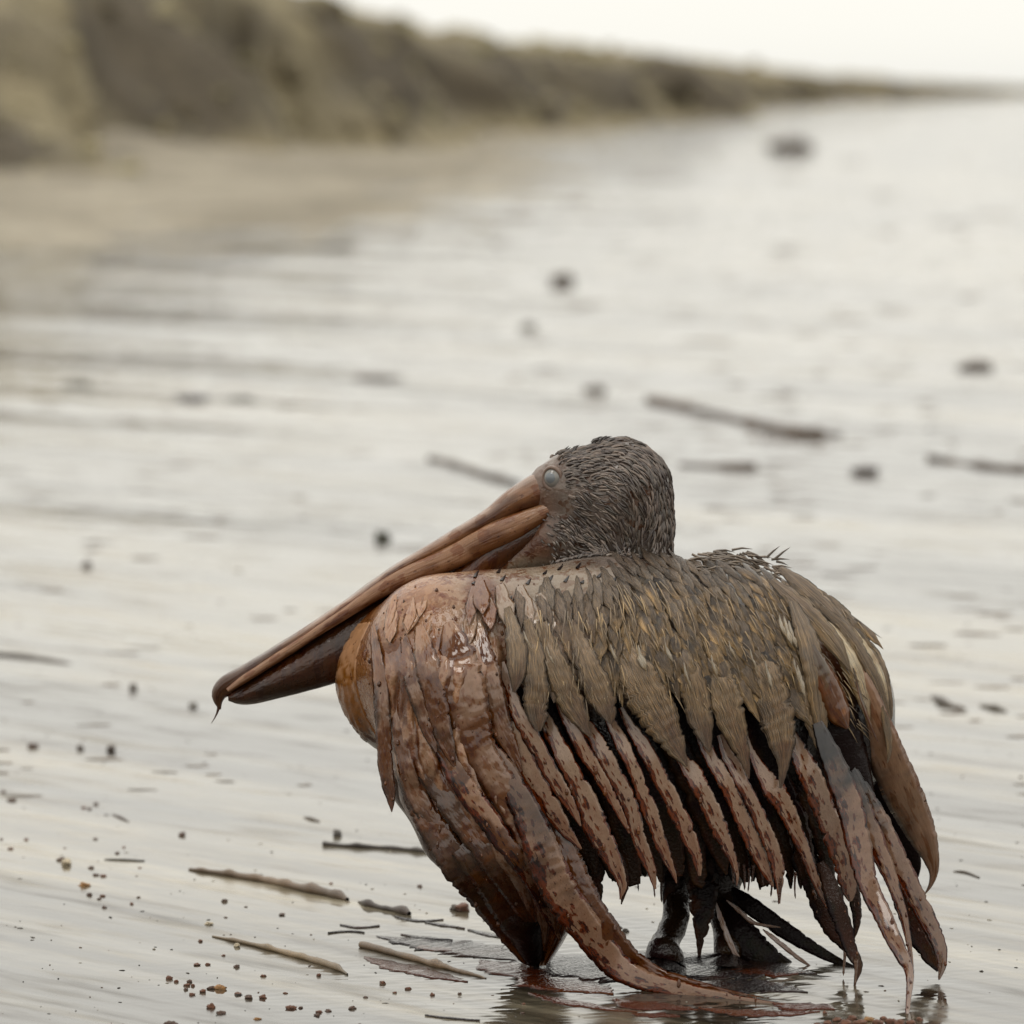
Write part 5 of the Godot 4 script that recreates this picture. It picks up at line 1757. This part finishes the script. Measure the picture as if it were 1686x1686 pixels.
	for s in spots.size():
		var p := G(spots[s].x, spots[s].y)
		var r := unit(p) * rng.randf_range(0.5, 1.5) * (1.6 if rng.randf() < 0.12 else 1.0)
		var b := Basis.from_euler(Vector3(0, rng.randf() * TAU, 0)).scaled(Vector3(1, 1, 1))
		b = b * Basis.from_scale(Vector3(r * rng.randf_range(1.0, 3.6), r * 0.7, r))
		mm.set_instance_transform(s, Transform3D(b, p + Vector3(0, r * 0.3, 0)))
		mm.set_instance_color(s, [Color(0.06, 0.05, 0.045), Color(0.12, 0.09, 0.07), Color(0.16, 0.08, 0.045), Color(0.5, 0.45, 0.36)][rng.randi() % 4 if rng.randf() > 0.25 else 0])
	var mi := MultiMeshInstance3D.new()
	mi.name = "beach_crumbs"
	mi.multimesh = mm
	mi.material_override = mat.tar_ball
	add_child(mi)
	mi.set_meta("kind", "stuff")
	tag(mi, "tiny crumbs of bark, tar and shell strewn over the wet sand", "beach litter")

func _ready() -> void:
	rng.seed = 20
	nz.seed = 5
	nz.frequency = 0.02
	nz.fractal_octaves = 3
	nf.seed = 9
	nf.frequency = 0.03
	nf.fractal_octaves = 2
	rip.seed = 14
	rip.frequency = 0.03
	rip.fractal_octaves = 2
	# camera: a long lens held low, focused on the bird
	var cam := Camera3D.new()
	cam.name = "camera"
	cam.position = EYE
	cam.rotation.x = pitch
	var lens := CameraAttributesPhysical.new()
	lens.frustum_focal_length = 12.0 / (MID / LENS)
	lens.frustum_focus_distance = 4.93
	lens.frustum_near = 0.05
	lens.frustum_far = 4000.0
	lens.exposure_aperture = 6.4
	cam.attributes = lens
	add_child(cam)
	cam.current = true
	# sky: even white overcast
	var env := Environment.new()
	env.background_mode = Environment.BG_SKY
	var sky := Sky.new()
	var sm := ProceduralSkyMaterial.new()
	sm.sky_horizon_color = Color(0.935, 0.926, 0.893)
	sm.sky_top_color = Color(1.29, 1.28, 1.25)
	sm.sky_curve = 0.6
	sm.ground_horizon_color = Color(0.9, 0.9, 0.88)
	sm.ground_bottom_color = Color(0.5, 0.49, 0.46)
	sm.sun_angle_max = 1.0
	sky.sky_material = sm
	env.sky = sky
	env.tonemap_mode = Environment.TONE_MAPPER_LINEAR
	env.tonemap_exposure = 1.15
	env.sdfgi_enabled = true
	env.ssao_enabled = true
	env.ssil_enabled = true
	var we := WorldEnvironment.new()
	we.name = "world_environment"
	we.environment = env
	add_child(we)
	var sun := DirectionalLight3D.new()
	sun.name = "veiled_sun"
	sun.light_color = Color(1.0, 0.98, 0.95)
	sun.light_energy = 0.30
	sun.light_angular_distance = 25.0
	sun.shadow_enabled = true
	sun.rotation = Vector3(deg_to_rad(-62), deg_to_rad(-25), 0)
	add_child(sun)
	make_textures()
	make_materials()
	var em := std("eye_white", 0.12)
	em.albedo_color = Color(0.19, 0.18, 0.165).linear_to_srgb()
	em.vertex_color_use_as_albedo = false
	em = std("iris", 0.1)
	em.albedo_color = Color(0.135, 0.145, 0.155).linear_to_srgb()
	em.vertex_color_use_as_albedo = false
	make_lumps()
	build_ground()
	build_bank()
	build_pelican()
	build_litter()
